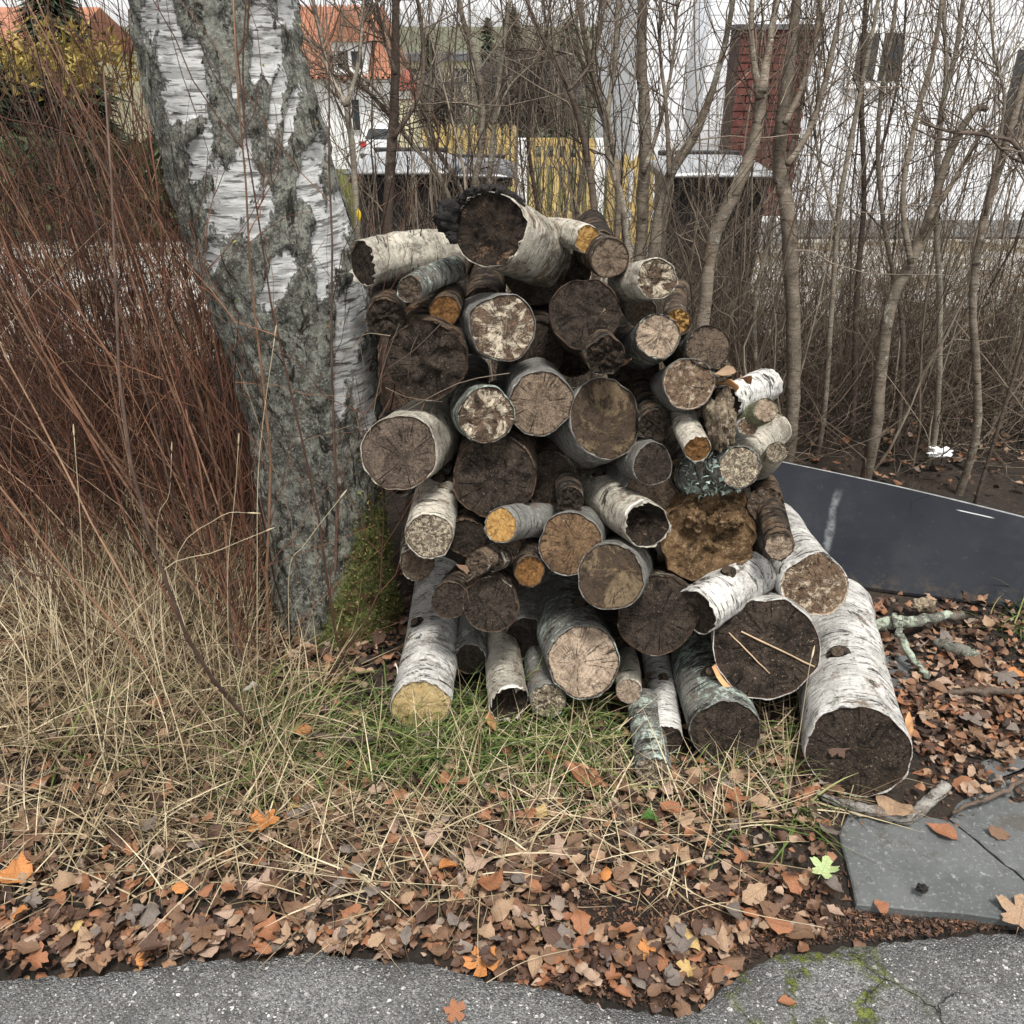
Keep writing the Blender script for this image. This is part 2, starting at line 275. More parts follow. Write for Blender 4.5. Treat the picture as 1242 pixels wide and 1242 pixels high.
FACE = {
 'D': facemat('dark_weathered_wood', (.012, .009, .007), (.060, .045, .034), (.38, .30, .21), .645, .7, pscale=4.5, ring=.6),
 'M': facemat('grey_brown_wood', (.05, .037, .027), (.17, .125, .09), (.44, .35, .26), .635, .7, ring=.8),
 'P': facemat('pale_cracked_wood', (.22, .15, .105), (.50, .38, .28), (.62, .50, .39), .60, 1., ring=.6),
 'Q': facemat('pale_rimmed_wood', (.06, .038, .025), (.21, .14, .09), (.60, .48, .35), .54, .8, rim=(.55, .42, .3)),
 'Y': facemat('fresh_yellow_wood', (.48, .33, .14), (.66, .49, .25), (.72, .56, .32), .62, .3, rim=(.13, .06, .025), ring=.15),
 'O': facemat('orange_wood', (.34, .16, .05), (.60, .35, .12), (.66, .45, .20), .60, .45, rim=(.09, .05, .03), ring=.25),
 'U': facemat('dark_orange_wood', (.10, .048, .018), (.28, .14, .05), (.42, .25, .10), .62, .5, rim=(.05, .032, .022)),
 'S': facemat('spalted_wood', (.045, .032, .024), (.16, .105, .07), (.70, .60, .45), .52, .5, pscale=1.6),
 'T': facemat('half_stained_wood', (.04, .028, .02), (.075, .052, .036), (.20, .145, .088), .49, .2, pscale=.8, ring=.15),
 'B': facemat('black_rotten_wood', (.006, .0048, .004), (.040, .029, .021), (.20, .125, .078), .585, .6, rim=(.015, .012, .01)),
 'M2': facemat('mottled_brown_wood', (.055, .034, .02), (.20, .125, .07), (.40, .27, .16), .60, .6, pscale=5),
 'M3': facemat('tan_grey_wood', (.10, .073, .05), (.27, .20, .145), (.46, .36, .26), .62, .9, pscale=4, ring=.8),
 'T2': facemat('weathered_grey_wood', (.045, .034, .027), (.15, .112, .085), (.36, .29, .22), .62, .8, pscale=5, ring=.8),
 'N2': facemat('crusty_end', (.03, .022, .016), (.12, .085, .06), (.45, .38, .28), .58, .6, pscale=6),
 'Z': facemat('crumbly_pale_rot', (.05, .036, .026), (.22, .165, .12), (.64, .55, .40), .5, .5, pscale=6),
}
ROT = rotmat('crumbled_orange_rot', (.11, .064, .032), (.26, .16, .082), (.44, .32, .19), (.028, .018, .011))
ROTP = rotmat('crumbly_pale_rot_lump', (.16, .115, .08), (.40, .32, .22), (.66, .58, .44), (.03, .022, .016))
m_char = simple('charred_bark', (.012, .010, .009), .8, .5, 20, .8)
m_flap = simple('curled_inner_bark', (.42, .22, .10), .6, .4, 15, .3)
m_flapw = simple('curled_white_bark', (.6, .56, .5), .6, .3, 15, .3)
m_lich = simple('lichen_tufts', (.33, .42, .36), .9, .3, 60, .4)

def Yface(py): return 1.75 + (880 - py) / 600 * .35
LOG_N = [0]
def log(fx, fy, r, tail, bark, face, label, o=0.0, c=.35, n=None, tp=.0, dish=.0, jag=.0055, bend=.022, mat=None, rough=1.0, fr=1.0, cracks=0, lob=1.0):
    """a cut log: its visible sawn end centred on photo pixel (fx, fy), r pixels across half its width"""
    LOG_N[0] += 1; sd_ = LOG_N[0] * 7.31
    Y = Yface(fy) + o; A = P(fx, fy, Y); rw = pxm(r, A)
    dr = ray(fx, fy)
    for _ in range(4):                                    # never below the ground
        if A[2] - rw * .93 < .02:
            Y = (1.6 - .02 - rw * .93) * dr[1] / -dr[2]; A = P(fx, fy, Y); rw = pxm(r, A)
    if len(tail) == 4:                                     # ('a', yaw, pitch, length)
        _, yw, pt, L = tail; yw, pt = R(yw), R(pt)
        d = np.array([math.sin(yw) * math.cos(pt), math.cos(yw) * math.cos(pt), math.sin(pt)])
    else:
        B = P(tail[0], tail[1], Y + tail[2])
        B[2] = max(B[2], rw * .8); d = B - A; L = np.linalg.norm(d); d /= L
    if A[2] + d[2] * L < rw * .8: d[2] = (rw * .8 - A[2]) / L; d /= np.linalg.norm(d)
    if len(tail) == 4 and 0: pass
    q = Vector(d).to_track_quat('Z', 'Y'); M = q.to_matrix()
    cam = CAM - A; cam /= np.linalg.norm(cam)
    nw = Vector(n) if n else Vector(-d * (1 - c) + cam * c)
    nl = M.transposed() @ nw.normalized()
    if nl.z > -.3: nl.z = -.3
    t = thing('birch_log', label, 'log', A, 0, 'split and sawn logs in the woodpile')
    t.rotation_mode = 'QUATERNION'; t.rotation_quaternion = q
    S, K = 52, 20
    def rad(th, z):
        return rw * (1 + lob * .10 * nz(math.cos(th) * .9 + sd_, math.sin(th) * .9, z * 1.5) + lob * .05 * nz(math.cos(th) * 2 + sd_, math.sin(th) * 2, z * 4) + rough * .035 * nz(math.cos(th) * 3 + sd_, math.sin(th) * 3, z * 9 / max(L, .1)) + rough * .012 * nz(math.cos(th) * 9, math.sin(th) * 9 + sd_, z * 40)) * (1 + tp * z / L)
    def slide(x, y): return -(nl.x * x + nl.y * y) / nl.z
    bxx, byy = bend * nz(sd_, 1), bend * nz(sd_, 2)
    ths = [2 * math.pi * s / S for s in range(S)]
    lipj = [jag * (1.2 * nz(math.cos(a) * 5 + sd_, math.sin(a) * 5, 9) + .8 * nz(math.cos(a) * 14 + sd_, math.sin(a) * 14, 3)) for a in ths]
    bt = min(.0032, rw * .06)
    V = []
    def ring(fn):
        for s, a in enumerate(ths): V.append(fn(s, a))
    inner = [rad(a, 0) - bt * (1 + .7 * nz(math.cos(a) * 4 + sd_, math.sin(a) * 4, 2)) for a in ths]
    def put_in(s, a, z):
        x, y = math.cos(a) * inner[s], math.sin(a) * inner[s]; return (x, y, z + slide(x, y))
    ring(lambda s, a: put_in(s, a, .012)); ring(lambda s, a: put_in(s, a, -.001 - max(lipj[s], -.004)))
    for k in range(K + 1):
        u = k / K; u = u ** 1.3; z = u * L
        def fn(s, a, z=z, u=u, k=k):
            q_ = rad(a, z) - (.0015 if k == 0 else 0); x, y = math.cos(a) * q_, math.sin(a) * q_
            zz = z + slide(x, y) * (1 - u) - ((max(lipj[s], -.004) + .0005) if k == 0 else 0)
            w = math.sin(math.pi * u); return (x + bxx * w, y + byy * w, zz)
        ring(fn)
    nr = K + 3
    F = [[j * S + s, (j + 1) * S + s, (j + 1) * S + (s + 1) % S, j * S + (s + 1) % S] for j in range(nr - 1) for s in range(S)]
    obj('bark', V, np.array(F), BARK[bark], t)
    # sawn end
    def disc(zb, flip, rr, isface):
        NR = 9; DV = [(0, 0, 0)]; UV = [(0, 0)]
        for k in range(1, NR + 1):
            u = k / NR
            for s, a in enumerate(ths):
                q_ = rr[s] * u; DV.append((math.cos(a) * q_, math.sin(a) * q_, 0)); UV.append((math.cos(a) * u, math.sin(a) * u))
        out = []
        for (x, y, z), (uu, vv) in zip(DV, UV):
            ru = math.hypot(uu, vv); w = max(0, 1 - ru ** 6)
            h = fr * .0035 * fbm(uu * 2.2 + sd_, vv * 2.2, 5) + fr * .002 * nz(uu * 9 + sd_, vv * 9)
            out.append((x, y, zb + (slide(x, y) if isface else 0) + (.0025 if isface else 0) + h * w + dish * (1 - ru * ru) * (1 if isface else 0) * (.75 + .5 * nz(uu * 3 + sd_, vv * 3, 8))))
        T = [[0, 1 + (s + 1) % S, 1 + s] for s in range(S)]
        Q = [[1 + k * S + s, 1 + k * S + (s + 1) % S, 1 + (k + 1) * S + (s + 1) % S, 1 + (k + 1) * S + s] for k in range(NR - 1) for s in range(S)]
        T, Q = np.array(T), np.array(Q)
        if flip: T, Q = T[:, ::-1], Q[:, ::-1]
        return np.array(out), [T, Q], UV
    v_, f_, u_ = disc(0, False, [i + .0008 for i in inner], True)
    obj('cut_face', v_, f_, FACE[face], t, uv=u_)
    v_, f_, u_ = disc(L - .001, True, [rad(a, L) for a in ths], False)
    obj('cut_face', v_, f_, FACE['M' if face not in 'PY' else face], t, uv=u_)
    t['_r'] = rw
    return t, dict(A=A, d=d, L=L, r=rw, M=M, slide=slide, rad=rad)
def flap(t, g, a0, a1, z0, ln, curl, m, name='bark_flap'):
    """a strip of bark peeling off the rim of log t"""
    V = []; K = 9; S_ = 10
    for j in range(K):
        u = j / (K - 1)
        for i in range(S_):
            a = a0 + (a1 - a0) * i / (S_ - 1); rr = g['r'] * 1.01 + curl * u * u * (1 + .3 * nz(a * 3, u))
            w = ln * (1 + .5 * nz(i * .7, g['L'] * 50)); x, y = math.cos(a) * rr, math.sin(a) * rr
            V.append((x, y, z0 - w * u + g['slide'](x, y) * .9))
    V = np.array(V); F = [[j * S_ + i, j * S_ + i + 1, (j + 1) * S_ + i + 1, (j + 1) * S_ + i] for j in range(K - 1) for i in range(S_ - 1)]
    o = obj(name, V, np.array(F), m, t); md = o.modifiers.new('s', 'SOLIDIFY'); md.thickness = .0014; return o
def knot(t, g, a, z, r, ln, bark='K', face='M'):
    """a short branch stub standing out of the bark"""
    ln *= .45; r0 = g['rad'](a, z) * .93; K = 7; S_ = 14; V = []
    dirv = np.array([math.cos(a), math.sin(a), -.35]); dirv /= np.linalg.norm(dirv); e1 = np.array([-math.sin(a), math.cos(a), 0]); e2 = np.cross(dirv, e1)
    o = np.array([math.cos(a) * r0, math.sin(a) * r0, z])
    for k in range(K):
        u = k / (K - 1); q_ = r * (1.9 - .9 * min(1, u * 1.4) ** .6) * (1 + .1 * nz(u * 5, z * 40))
        for s in range(S_):
            th = 2 * math.pi * s / S_; V.append(o + dirv * (ln + .01) * u + q_ * (math.cos(th) * e1 + math.sin(th) * e2))
    F = [[k * S_ + s, k * S_ + (s + 1) % S_, (k + 1) * S_ + (s + 1) % S_, (k + 1) * S_ + s] for k in range(K - 1) for s in range(S_)]
    kb = obj('branch_stub', V, np.array(F), BARK[bark], t)
    e = o + dirv * (ln + .0105); CV = [e] + [e + .98 * r * (1 + .1 * nz(5, z * 40)) * (math.cos(2 * math.pi * s / S_) * e1 + math.sin(2 * math.pi * s / S_) * e2) for s in range(S_)]
    obj('cut_face', CV, np.array([[0, 1 + s, 1 + (s + 1) % S_] for s in range(S_)]), FACE[face], kb, uv=[(0, 0)] + [(math.cos(2 * math.pi * s / S_), math.sin(2 * math.pi * s / S_)) for s in range(S_)])
def lump(name, c, r, m, parent, sd_, sq=(1, 1, 1), am=.35):
    """an irregular crumbly lump"""
    V = []; F = []; S_, K = 48, 32
    for k in range(K + 1):
        ph = math.pi * k / K
        for s in range(S_):
            th = 2 * math.pi * s / S_; d = np.array([math.sin(ph) * math.cos(th), math.sin(ph) * math.sin(th), math.cos(ph)])
            q_ = r * (1 + am * fbm(d[0] * 1.6 + sd_, d[1] * 1.6, d[2] * 1.6) + am * .45 * nz(d[0] * 5 + sd_, d[1] * 5, d[2] * 5) + am * .25 * nz(d[0] * 14 + sd_, d[1] * 14, d[2] * 14) + am * .12 * nz(d[0] * 34 + sd_, d[1] * 34, d[2] * 34)); V.append(np.asarray(c) + d * q_ * np.array(sq))
    F = [[k * S_ + s, (k + 1) * S_ + s, (k + 1) * S_ + (s + 1) % S_, k * S_ + (s + 1) % S_] for k in range(K) for s in range(S_)]
    return obj(name, V, np.array(F), m, parent)

# ------------------------------------------------------------------ the woodpile, top to bottom
t, g = log(593, 279, 45, (668, 318, .30), 'X', 'B', 'thick birch log with charred black hollow end on top of the pile', c=.45, dish=.025, jag=.012, fr=3)
# its charred rim of bark, standing up at the top and left
CV, CF = [], []; o_ = 0
def blob(c, r, sd_, sq, am):
    V = []; S_, K = 12, 8
    for k in range(K + 1):
        ph = math.pi * k / K
        for q in range(S_):
            th = 2 * math.pi * q / S_; d = np.array([math.sin(ph) * math.cos(th), math.sin(ph) * math.sin(th), math.cos(ph)])
            V.append(np.asarray(c) + d * np.array(sq) * r * (1 + am * fbm(d[0] * 1.6 + sd_, d[1] * 1.6, d[2] * 1.6) + am * .7 * nz(d[0] * 5 + sd_, d[1] * 5, d[2] * 5)))
    return np.array(V), np.array([[k * S_ + q, (k + 1) * S_ + q, (k + 1) * S_ + (q + 1) % S_, k * S_ + (q + 1) % S_] for k in range(K) for q in range(S_)])
for i in range(30):
    th = R(38 + 160 * i / 29); big = 1.9 if 20 < i < 26 else 1.0 + .5 * nz(i * .9, 4)
    w = g['A'] + (RT * math.cos(th) + UPV * math.sin(th)) * g['r'] * (1.03 + .06 * nz(i * 1.3, 2) + (.14 if 20 < i < 26 else 0)) - FW * .012 + np.array([0, .02 * rng.uniform(), 0])
    v_, f_ = blob(g['M'].transposed() @ Vector(w - g['A']), .011 * big, i * 3.7, (1, 1, 1.5), .5); CV.append(v_); CF.append(f_ + o_); o_ += len(v_)
obj('charred_rim', np.concatenate(CV), np.concatenate(CF), m_char, t)
log(712, 290, 17, (668, 280, .14), 'X', 'O', 'short pale log with orange cut end, topmost at the right', o=.1, c=.2)
log(740, 313, 24, ('a', -8, -5, .4), 'N', 'M3', 'round log with cracked grey-tan end under the short orange-ended log', o=.06)
log(797, 338, 25, (758, 346, .2), 'X', 'S', 'pale log with black and white mouldy end, right of the top', c=.5, fr=3, jag=.01)
t, g = log(440, 320, 28, (548, 306, .18), 'X', 'D', 'white-barked log with a dark underside lying against the tree, top left', c=.0, o=.05, rough=2, jag=.012)
t, g = log(497, 351, 17, (552, 326, .2), 'G', 'M', 'grey log with small tan oval end below the white top-left log', o=-.04, c=.3)
log(467, 385, 23, ('a', -4, 0, .45), 'K', 'D', 'dark crumbling small log touching the tree trunk, upper left', c=.5, fr=4, jag=.012)
log(539, 378, 20, ('a', 0, 0, .4), 'K', 'U', 'small dark log with brown-orange end under the grey tan-ended log', o=.03)
log(518, 438, 50, ('a', -3, 2, .5), 'K', 'D', 'big mossy rotten log with dark brown end beside the tree', c=.4, fr=4, jag=.012, rough=1.5, o=.02, lob=.5)
t, g = log(610, 398, 41, (572, 392, .4), 'L', 'S', 'log with white spalted patches and dark top on its end', c=.55)
log(710, 380, 43, (695, 392, .45), 'K', 'D', 'large dark log with scattered pale flecks, right of the spalted log', c=.6, fr=2)
log(735, 432, 24, ('a', -5, 0, .4), 'K', 'B', 'black rotten lump of a log right below the large flecked log', c=.5, fr=5, jag=.015, rough=3, o=-.03)
log(798, 408, 28, (770, 428, .3), 'G', 'P', 'log with pinkish tan broken end and grey lichened bark', c=.4, fr=3, jag=.01)
log(822, 390, 15, ('a', 10, 0, .3), 'N', 'O', 'small broken orange-tan log behind the pinkish-ended log', o=.08, fr=4, c=.5)
log(778, 380, 19, ('a', 0, 0, .4), 'L', 'M', 'shaded grey-brown log end tucked above the pinkish-ended log', o=.12)
log(859, 421, 27, (825, 430, .35), 'K', 'M', 'dark barked log with dull brown end at the pile\'s upper right edge', c=.5)
log(836, 466, 32, (798, 484, .4), 'L', 'Q', 'grey log with pale rim round a brown starred end', c=.5)
log(795, 516, 20, ('a', -6, 0, .4), 'K', 'D', 'small dark broken log shaded under the pale-rimmed log', o=.06, fr=4, c=.4)
log(846, 545, 17, (828, 505, .16), 'X', 'U', 'short cream stub with brown end below the pale-rimmed log', o=-.03, c=.2)
t = thing('birch_log', 'crumbly pale fungus-covered rotten stub between cream stub and olive log', 'log', P(873, 512, Yface(512) + .02), 0, 'split and sawn logs in the woodpile')
lump('rotten_wood', (0, 0, 0), pxm(22, P(873, 512, 2)), ROTP, t, 3.3, (.8, 1.6, 1.5), .4)
t, g = log(879, 488, 21, (930, 466, .14), 'W', 'D', 'short dark-bottomed log with curled white bark at the right edge', o=.05, c=.1, jag=.02, rough=2.5)
flap(t, g, R(60), R(130), 0, .02, .025, m_flap); flap(t, g, R(10), R(50), 0, .02, .02, m_flapw)
log(929, 497, 15, (893, 512, .10), 'V', 'P', 'small smooth olive-green log with tan end at the right edge', c=.3)
log(890, 572, 22, (940, 520, .22), 'X', 'M', 'tan and white log behind the lichened one, rising to the right', o=.07, c=.2)
t, g = log(898, 566, 26, (838, 577, .14), 'G', 'Z', 'log with turquoise lichen bark and pale crumbled yellow end', c=.5, o=-.02)
vv = []; ff = []                                       # leafy lichen tufts on its bark
for i in range(260):
    a = rng.uniform(0, 6.28); z = rng.uniform(.01, g['L'] * .8); q_ = g['rad'](a, z); p0 = np.array([math.cos(a) * q_, math.sin(a) * q_, z]); s_ = rng.uniform(.003, .007)
    e = rng.normal(size=(3, 3)) * s_; k = len(vv); vv += [p0 + e[0] * .5, p0 + e[1] + p0 * .04, p0 + e[2] + p0 * .06]; ff.append([k, k + 1, k + 2])
tag(obj('lichen', vv, np.array(ff), m_lich, t, smooth=False), kind='stuff')
log(655, 489, 40, (634, 448, .45), 'L', 'M3', 'round log with even grey-brown end right of the knobbly log', c=.4)
log(590, 504, 35, (575, 490, .4), 'G', 'S', 'knobbly log with broken flaky end left of the even grey-brown log', c=.5, fr=4, jag=.012, o=-.02)
log(735, 508, 50, (672, 536, .42), 'L', 'T', 'large dark log sawn at a slant into a tall oval olive face', n=(.50, -.80, .35), o=.05, c=.3)
t, g = log(484, 549, 47, (532, 508, .42), 'X', 'T2', 'large round-ended white log with small knot in its grey-brown end', c=.7)
knot(t, g, R(40), g['L'] * .3, .014, .010)
log(600, 579, 52, ('a', 4, -3, .5), 'K', 'D', 'big dark log with orange-white fungus along the lower edge', c=.4, fr=3, o=.03)
log(665, 580, 34, ('a', 8, 0, .45), 'N', 'D', 'shaded mossy brown log squeezed right of the fungus log', o=.12, rough=2)
t, g = log(520, 651, 29, (536, 575, .34), 'X', 'Z', 'white log sloping down to a grey crumbly end beside the tree', c=.4)
knot(t, g, R(100), g['L'] * .55, .013, .012)
log(506, 684, 22, ('a', -3, 0, .35), 'N', 'M', 'brown log mostly hidden under the white sloping log', o=.05)
log(566, 652, 24, ('a', 6, 0, .4), 'K', 'D', 'dark scaly log in shade right of the white sloping log', o=.06, rough=2)
log(607, 637, 22, (664, 632, .16), 'L', 'O', 'small grey log with bright orange freshly cut end', c=.25, o=-.03)
log(578, 684, 15, (642, 652, .16), 'N', 'M', 'forked stub with two ends under the bright orange end', c=.4, o=-.02, fr=3)
log(599, 681, 13, (648, 658, .16), 'N', 'D', 'right prong of the forked stub under the bright orange end', c=.4, o=-.01, fr=3)
log(642, 694, 19, ('a', -4, 0, .4), 'K', 'U', 'small round log with dull orange end, centre of the lower pile', c=.5)
log(691, 660, 39, (716, 636, .4), 'L', 'M2', 'round grey log with mottled brown end above the half-stained one', c=.6)
log(692, 606, 17, ('a', 0, 0, .4), 'K', 'D', 'tiny dark log between the fungus log and the mottled brown end', o=.03, fr=3)
t, g = log(785, 637, 29, (700, 578, .40), 'X', 'B', 'pale log slanting down right to a black hollow rotten end', c=.3, dish=.07, jag=.014, fr=3, o=-.02)
knot(t, g, R(80), g['L'] * .6, .011, .010); flap(t, g, R(30), R(80), 0, .012, .012, m_flapw)
log(788, 612, 42, (735, 578, .35), 'L', 'M3', 'grey log with tan slanted end half hidden behind the hollow one', n=(.35, -.82, .45), o=.10)
log(792, 563, 27, (760, 556, .3), 'L', 'D', 'grey log with dark oval end under the slant-cut log', n=(.4, -.8, .45), o=.02)
log(740, 699, 41, (764, 674, .4), 'L', 'T', 'round log with end half dark and half olive tan', c=.5, o=-.06)
t, g = log(797, 746, 49, (812, 712, .45), 'N', 'D', 'big dark brown log with peeling orange bark at lower right', c=.5)
flap(t, g, R(15), R(62), 0, .012, .03, m_flap)
FACE['R'] = ROT; BARK['R'] = ROT
t, g = log(856, 652, 54, ('a', 6, -8, .4), 'R', 'R', 'crumbling orange-brown rotten log without bark, right of centre', o=.06, c=.75, fr=5, rough=5, jag=.02)
lump('rotten_flake', (-.04, .055, -.012), rr_ * .42 if 0 else .03, ROT, t, 2.1, (1.2, 1, .7), .5); lump('rotten_flake', (.03, .05, -.01), .026, ROT, t, 6.1, (1, 1.1, .8), .5)
t, g = log(845, 742, 30, (918, 694, .13), 'W', 'D', 'striped black and white birch log lying crosswise below the rotten one', o=-.02, c=.15, rough=1.5, jag=.01)
knot(t, g, R(90), g['L'] * .5, .012, .010); flap(t, g, R(100), R(160), 0, .02, .02, m_flapw)
t, g = log(929, 786, 63, (905, 742, .5), 'W', 'D', 'very large dark-ended log with two pale scratches across it', c=.35, o=-.03)
flap(t, g, R(-75), R(-25), 0, .014, .010, m_flap)
for (x0, y0, x1, y1, wd) in ((885, 772, 932, 812, .0016), (900, 770, 985, 802, .0022)):      # pale splinters lying on the dark end
    a_, b_ = P(x0, y0, Yface(786) - .03), P(x1, y1, Yface(786) - .03); inv = g['M'].transposed()
    la, lb = inv @ Vector(a_ - g['A']), inv @ Vector(b_ - g['A']); pts = []
    for u in np.linspace(0, 1, 8):
        q_ = la.lerp(lb, u); pts.append((q_.x, q_.y + .002 * nz(u * 5, x0), g['slide'](q_.x, q_.y) - .0012))
    v_, f_ = captube(pts, [wd * (1 + .4 * nz(i * 1.3, x1)) for i in range(8)], 5); obj('splinter', v_, f_, simple('splinter_wood', (.42, .30, .19), .8), t)
t, g = log(989, 711, 39, (938, 640, .38), 'W', 'Q', 'white log with pale cracked dark-centred end at the lower right', c=.5)
knot(t, g, R(60), g['L'] * .4, .012, .008); flap(t, g, R(-60), R(-20), 0, .012, .012, m_flap)
log(945, 664, 18, (926, 588, .26), 'K', 'P', 'thin dark crusty log with small pale end above the white one', c=.35, o=-.05, rough=2.5)
t, g = log(1040, 912, 61, (1012, 742, .62), 'W', 'D', 'largest white birch log with black end, lowest at the right', c=.22, jag=.006)
knot(t, g, R(70), g['L'] * .38, .016, .006); knot(t, g, R(25), g['L'] * .62, .013, .010); flap(t, g, R(150), R(185), .05, -.04, .015, m_flap, 'bark_curl')
t, g = log(880, 890, 43, (846, 795, .45), 'G', 'D', 'speckled dark log with black end on the ground, left of the largest', c=.25)
knot(t, g, R(75), g['L'] * .3, .014, .010)
t, g = log(808, 897, 20, (792, 800, .42), 'W', 'D', 'thin white log with dark end standing forward on the ground', c=.2)
knot(t, g, R(100), g['L'] * .5, .008, .008)
log(792, 935, 22, (780, 850, .26), 'G', 'Z', 'pale green lichened stick end lying beside the thin white log', c=.0, jag=.012, fr=3)
log(763, 838, 16, (752, 785, .3), 'X', 'P', 'small white stub with pinkish end right of the pale cracked log', c=.2, o=.03)
t, g = log(708, 804, 45, (684, 726, .46), 'G', 'P', 'turquoise-lichened log with pale pinkish radially cracked end', c=.4, cracks=1)
knot(t, g, R(95), g['L'] * .35, .015, .008)
log(664, 850, 22, (652, 780, .34), 'L', 'Z', 'small knobbly-ended grey log left of the pale cracked log', c=.3, fr=4, jag=.01)
t, g = log(617, 852, 24, (608, 770, .32), 'X', 'B', 'split hollow birch piece with torn white bark near the ground', n=(.25, -.72, .1), dish=.05, jag=.03, rough=2)
flap(t, g, R(60), R(120), 0, .04, .02, m_flapw); flap(t, g, R(-60), R(-10), 0, .03, .012, m_flap)
t, g = log(595, 734, 34, (604, 684, .42), 'N', 'D', 'brown flaky log with dark end and white rim, lower left', c=.5)
knot(t, g, R(85), g['L'] * .3, .012, .010)
log(546, 728, 23, (575, 690, .36), 'N', 'D', 'small dark lobe fused to the left of the white-rimmed dark log', c=.5, o=.0)
t, g = log(510, 856, 37, (534, 700, .60), 'W', 'Y', 'white birch log with fresh yellow end at the lower left', c=.12)
knot(t, g, R(60), g['L'] * .45, .012, .012); flap(t, g, R(-40), R(-5), .14, -.05, .012, m_flapw, 'bark_curl')
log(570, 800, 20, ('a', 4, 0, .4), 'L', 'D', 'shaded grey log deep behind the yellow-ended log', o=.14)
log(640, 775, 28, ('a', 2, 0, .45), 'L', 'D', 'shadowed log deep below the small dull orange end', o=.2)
log(745, 790, 20, ('a', -3, 0, .45), 'K', 'D', 'added dark filler log behind the pale cracked log', o=.2)  # first of the dark filler logs, added to keep the pile's gaps dark
log(885, 700, 30, ('a', 0, 0, .4), 'K', 'D', 'added dark filler log behind the striped crosswise log', o=.25)
log(650, 425, 36, ('a', 0, 0, .45), 'K', 'D', 'added dark filler log between the spalted log and the flecked log', o=.18)
log(648, 335, 36, ('a', 0, 0, .4), 'K', 'D', 'added dark filler log under the charred top log', o=.22)
log(960, 830, 34, ('a', -5, 0, .4), 'K', 'D', 'added dark filler log under the very large dark-ended log', o=.16)
log(540, 605, 26, ('a', 0, 0, .4), 'K', 'D', 'added dark filler log between the round white log and the fungus log', o=.16)
log(860, 610, 30, ('a', 0, 0, .4), 'K', 'D', 'added dark filler log above the crumbling orange log', o=.24)
log(585, 372, 24, ('a', 0, 0, .35), 'K', 'D', 'added dark filler log behind the spalted log, below the small oval-ended one', o=.24)
log(690, 335, 26, ('a', 0, 0, .35), 'K', 'D', 'added dark filler log under the cracked grey-tan round end', o=.24)
log(565, 505, 26, ('a', 0, 0, .35), 'K', 'D', 'added dark filler log between the round white log and the knobbly log', o=.22)
log(770, 455, 30, ('a', 0, 0, .35), 'K', 'D', 'added dark filler log under the pinkish-ended log', o=.24)
log(690, 560, 26, ('a', 0, 0, .35), 'K', 'D', 'added dark filler log below the large slant-cut olive face', o=.26)
log(850, 515, 22, ('a', 0, 0, .3), 'K', 'D', 'added dark filler log behind the cream stub', o=.24)
log(540, 335, 24, ('a', 5, 0, .3), 'K', 'D', 'added dark filler log left under the charred log', o=.26)
log(660, 760, 30, ('a', 0, 0, .4), 'K', 'D', 'added dark filler log left behind the turquoise-lichened log', o=.3)
log(696, 432, 26, ('a', 0, 0, .35), 'K', 'D', 'added dark filler log behind the black rotten lump', o=.25)
log(728, 300, 20, ('a', 0, 0, .3), 'K', 'D', 'added dark filler log between the short orange-ended log and the round grey-tan one', o=.26)
log(876, 452, 12, ('a', -10, 0, .2), 'N', 'Z', 'thumb-sized broken end right under the dull brown upper right end', fr=4, c=.5, jag=.01)
log(908, 517, 12, (880, 528, .10), 'W', 'Q', 'small pale-rimmed log under the smooth olive one', c=.4, o=.02, jag=.01)
log(942, 548, 13, (915, 575, .14), 'X', 'Z', 'small broken cream log above the dark sheet\'s corner', c=.4, o=.03, fr=3, jag=.012)
log(868, 538, 11, ('a', 8, 0, .2), 'N', 'M2', 'finger-thick brown end between cream stub and lichened log', c=.5, o=.01)
log(928, 612, 22, (905, 640, .3), 'K', 'N2', 'dark crusty log end just left of the sheet, above the thin crusty one', c=.5, o=.06, fr=4, rough=2.5, jag=.014)
# ------------------------------------------------------------------ the big birch
m_trunk, nt, b = newmat('old_birch_bark'); v = coord(nt, rand=False)
pl = attr(nt, 'plate'); mo = attr(nt, 'moss')
w1 = ns(nt, vm(nt, 'MULTIPLY', v, (9, 9, 60)), 1, 6, .65, .5); w2 = ns(nt, vm(nt, 'MULTIPLY', v, (14, 14, 130)), 1, 4)
white = mix(nt, sm(nt, w1, .44, .58), (.50, .50, .485), (.29, .29, .28)); white = mix(nt, sm(nt, w2, .55, .61, 0, .85), white, (.09, .085, .08))
wb = ns(nt, vm(nt, 'MULTIPLY', v, (7, 7, 55)), 1, 8, .75, 1.2); white = mix(nt, sm(nt, wb, .57, .63), white, (.05, .045, .04))
g1 = ns(nt, v, 26, 9, .78); g2 = ns(nt, vm(nt, 'MULTIPLY', v, (40, 40, 17)), 1, 9, .78, .5); g3 = ns(nt, v, 150, 6, .8)
grey = mix(nt, sm(nt, g1, .42, .58), (.085, .083, .068), (.28, .28, .235)); grey = mix(nt, sm(nt, g3, .52, .62, 0, .8), grey, (.44, .46, .42)); grey = mix(nt, sm(nt, ns(nt, vm(nt, 'MULTIPLY', v, (22, 22, 7)), 1, 8, .75, 1.), .545, .60), grey, (.028, .026, .02)); grey = mix(nt, sm(nt, g2, .55, .61), grey, (.03, .027, .023)); grey = mix(nt, sm(nt, g3, .46, .36, 0, .8), grey, (.03, .028, .025))
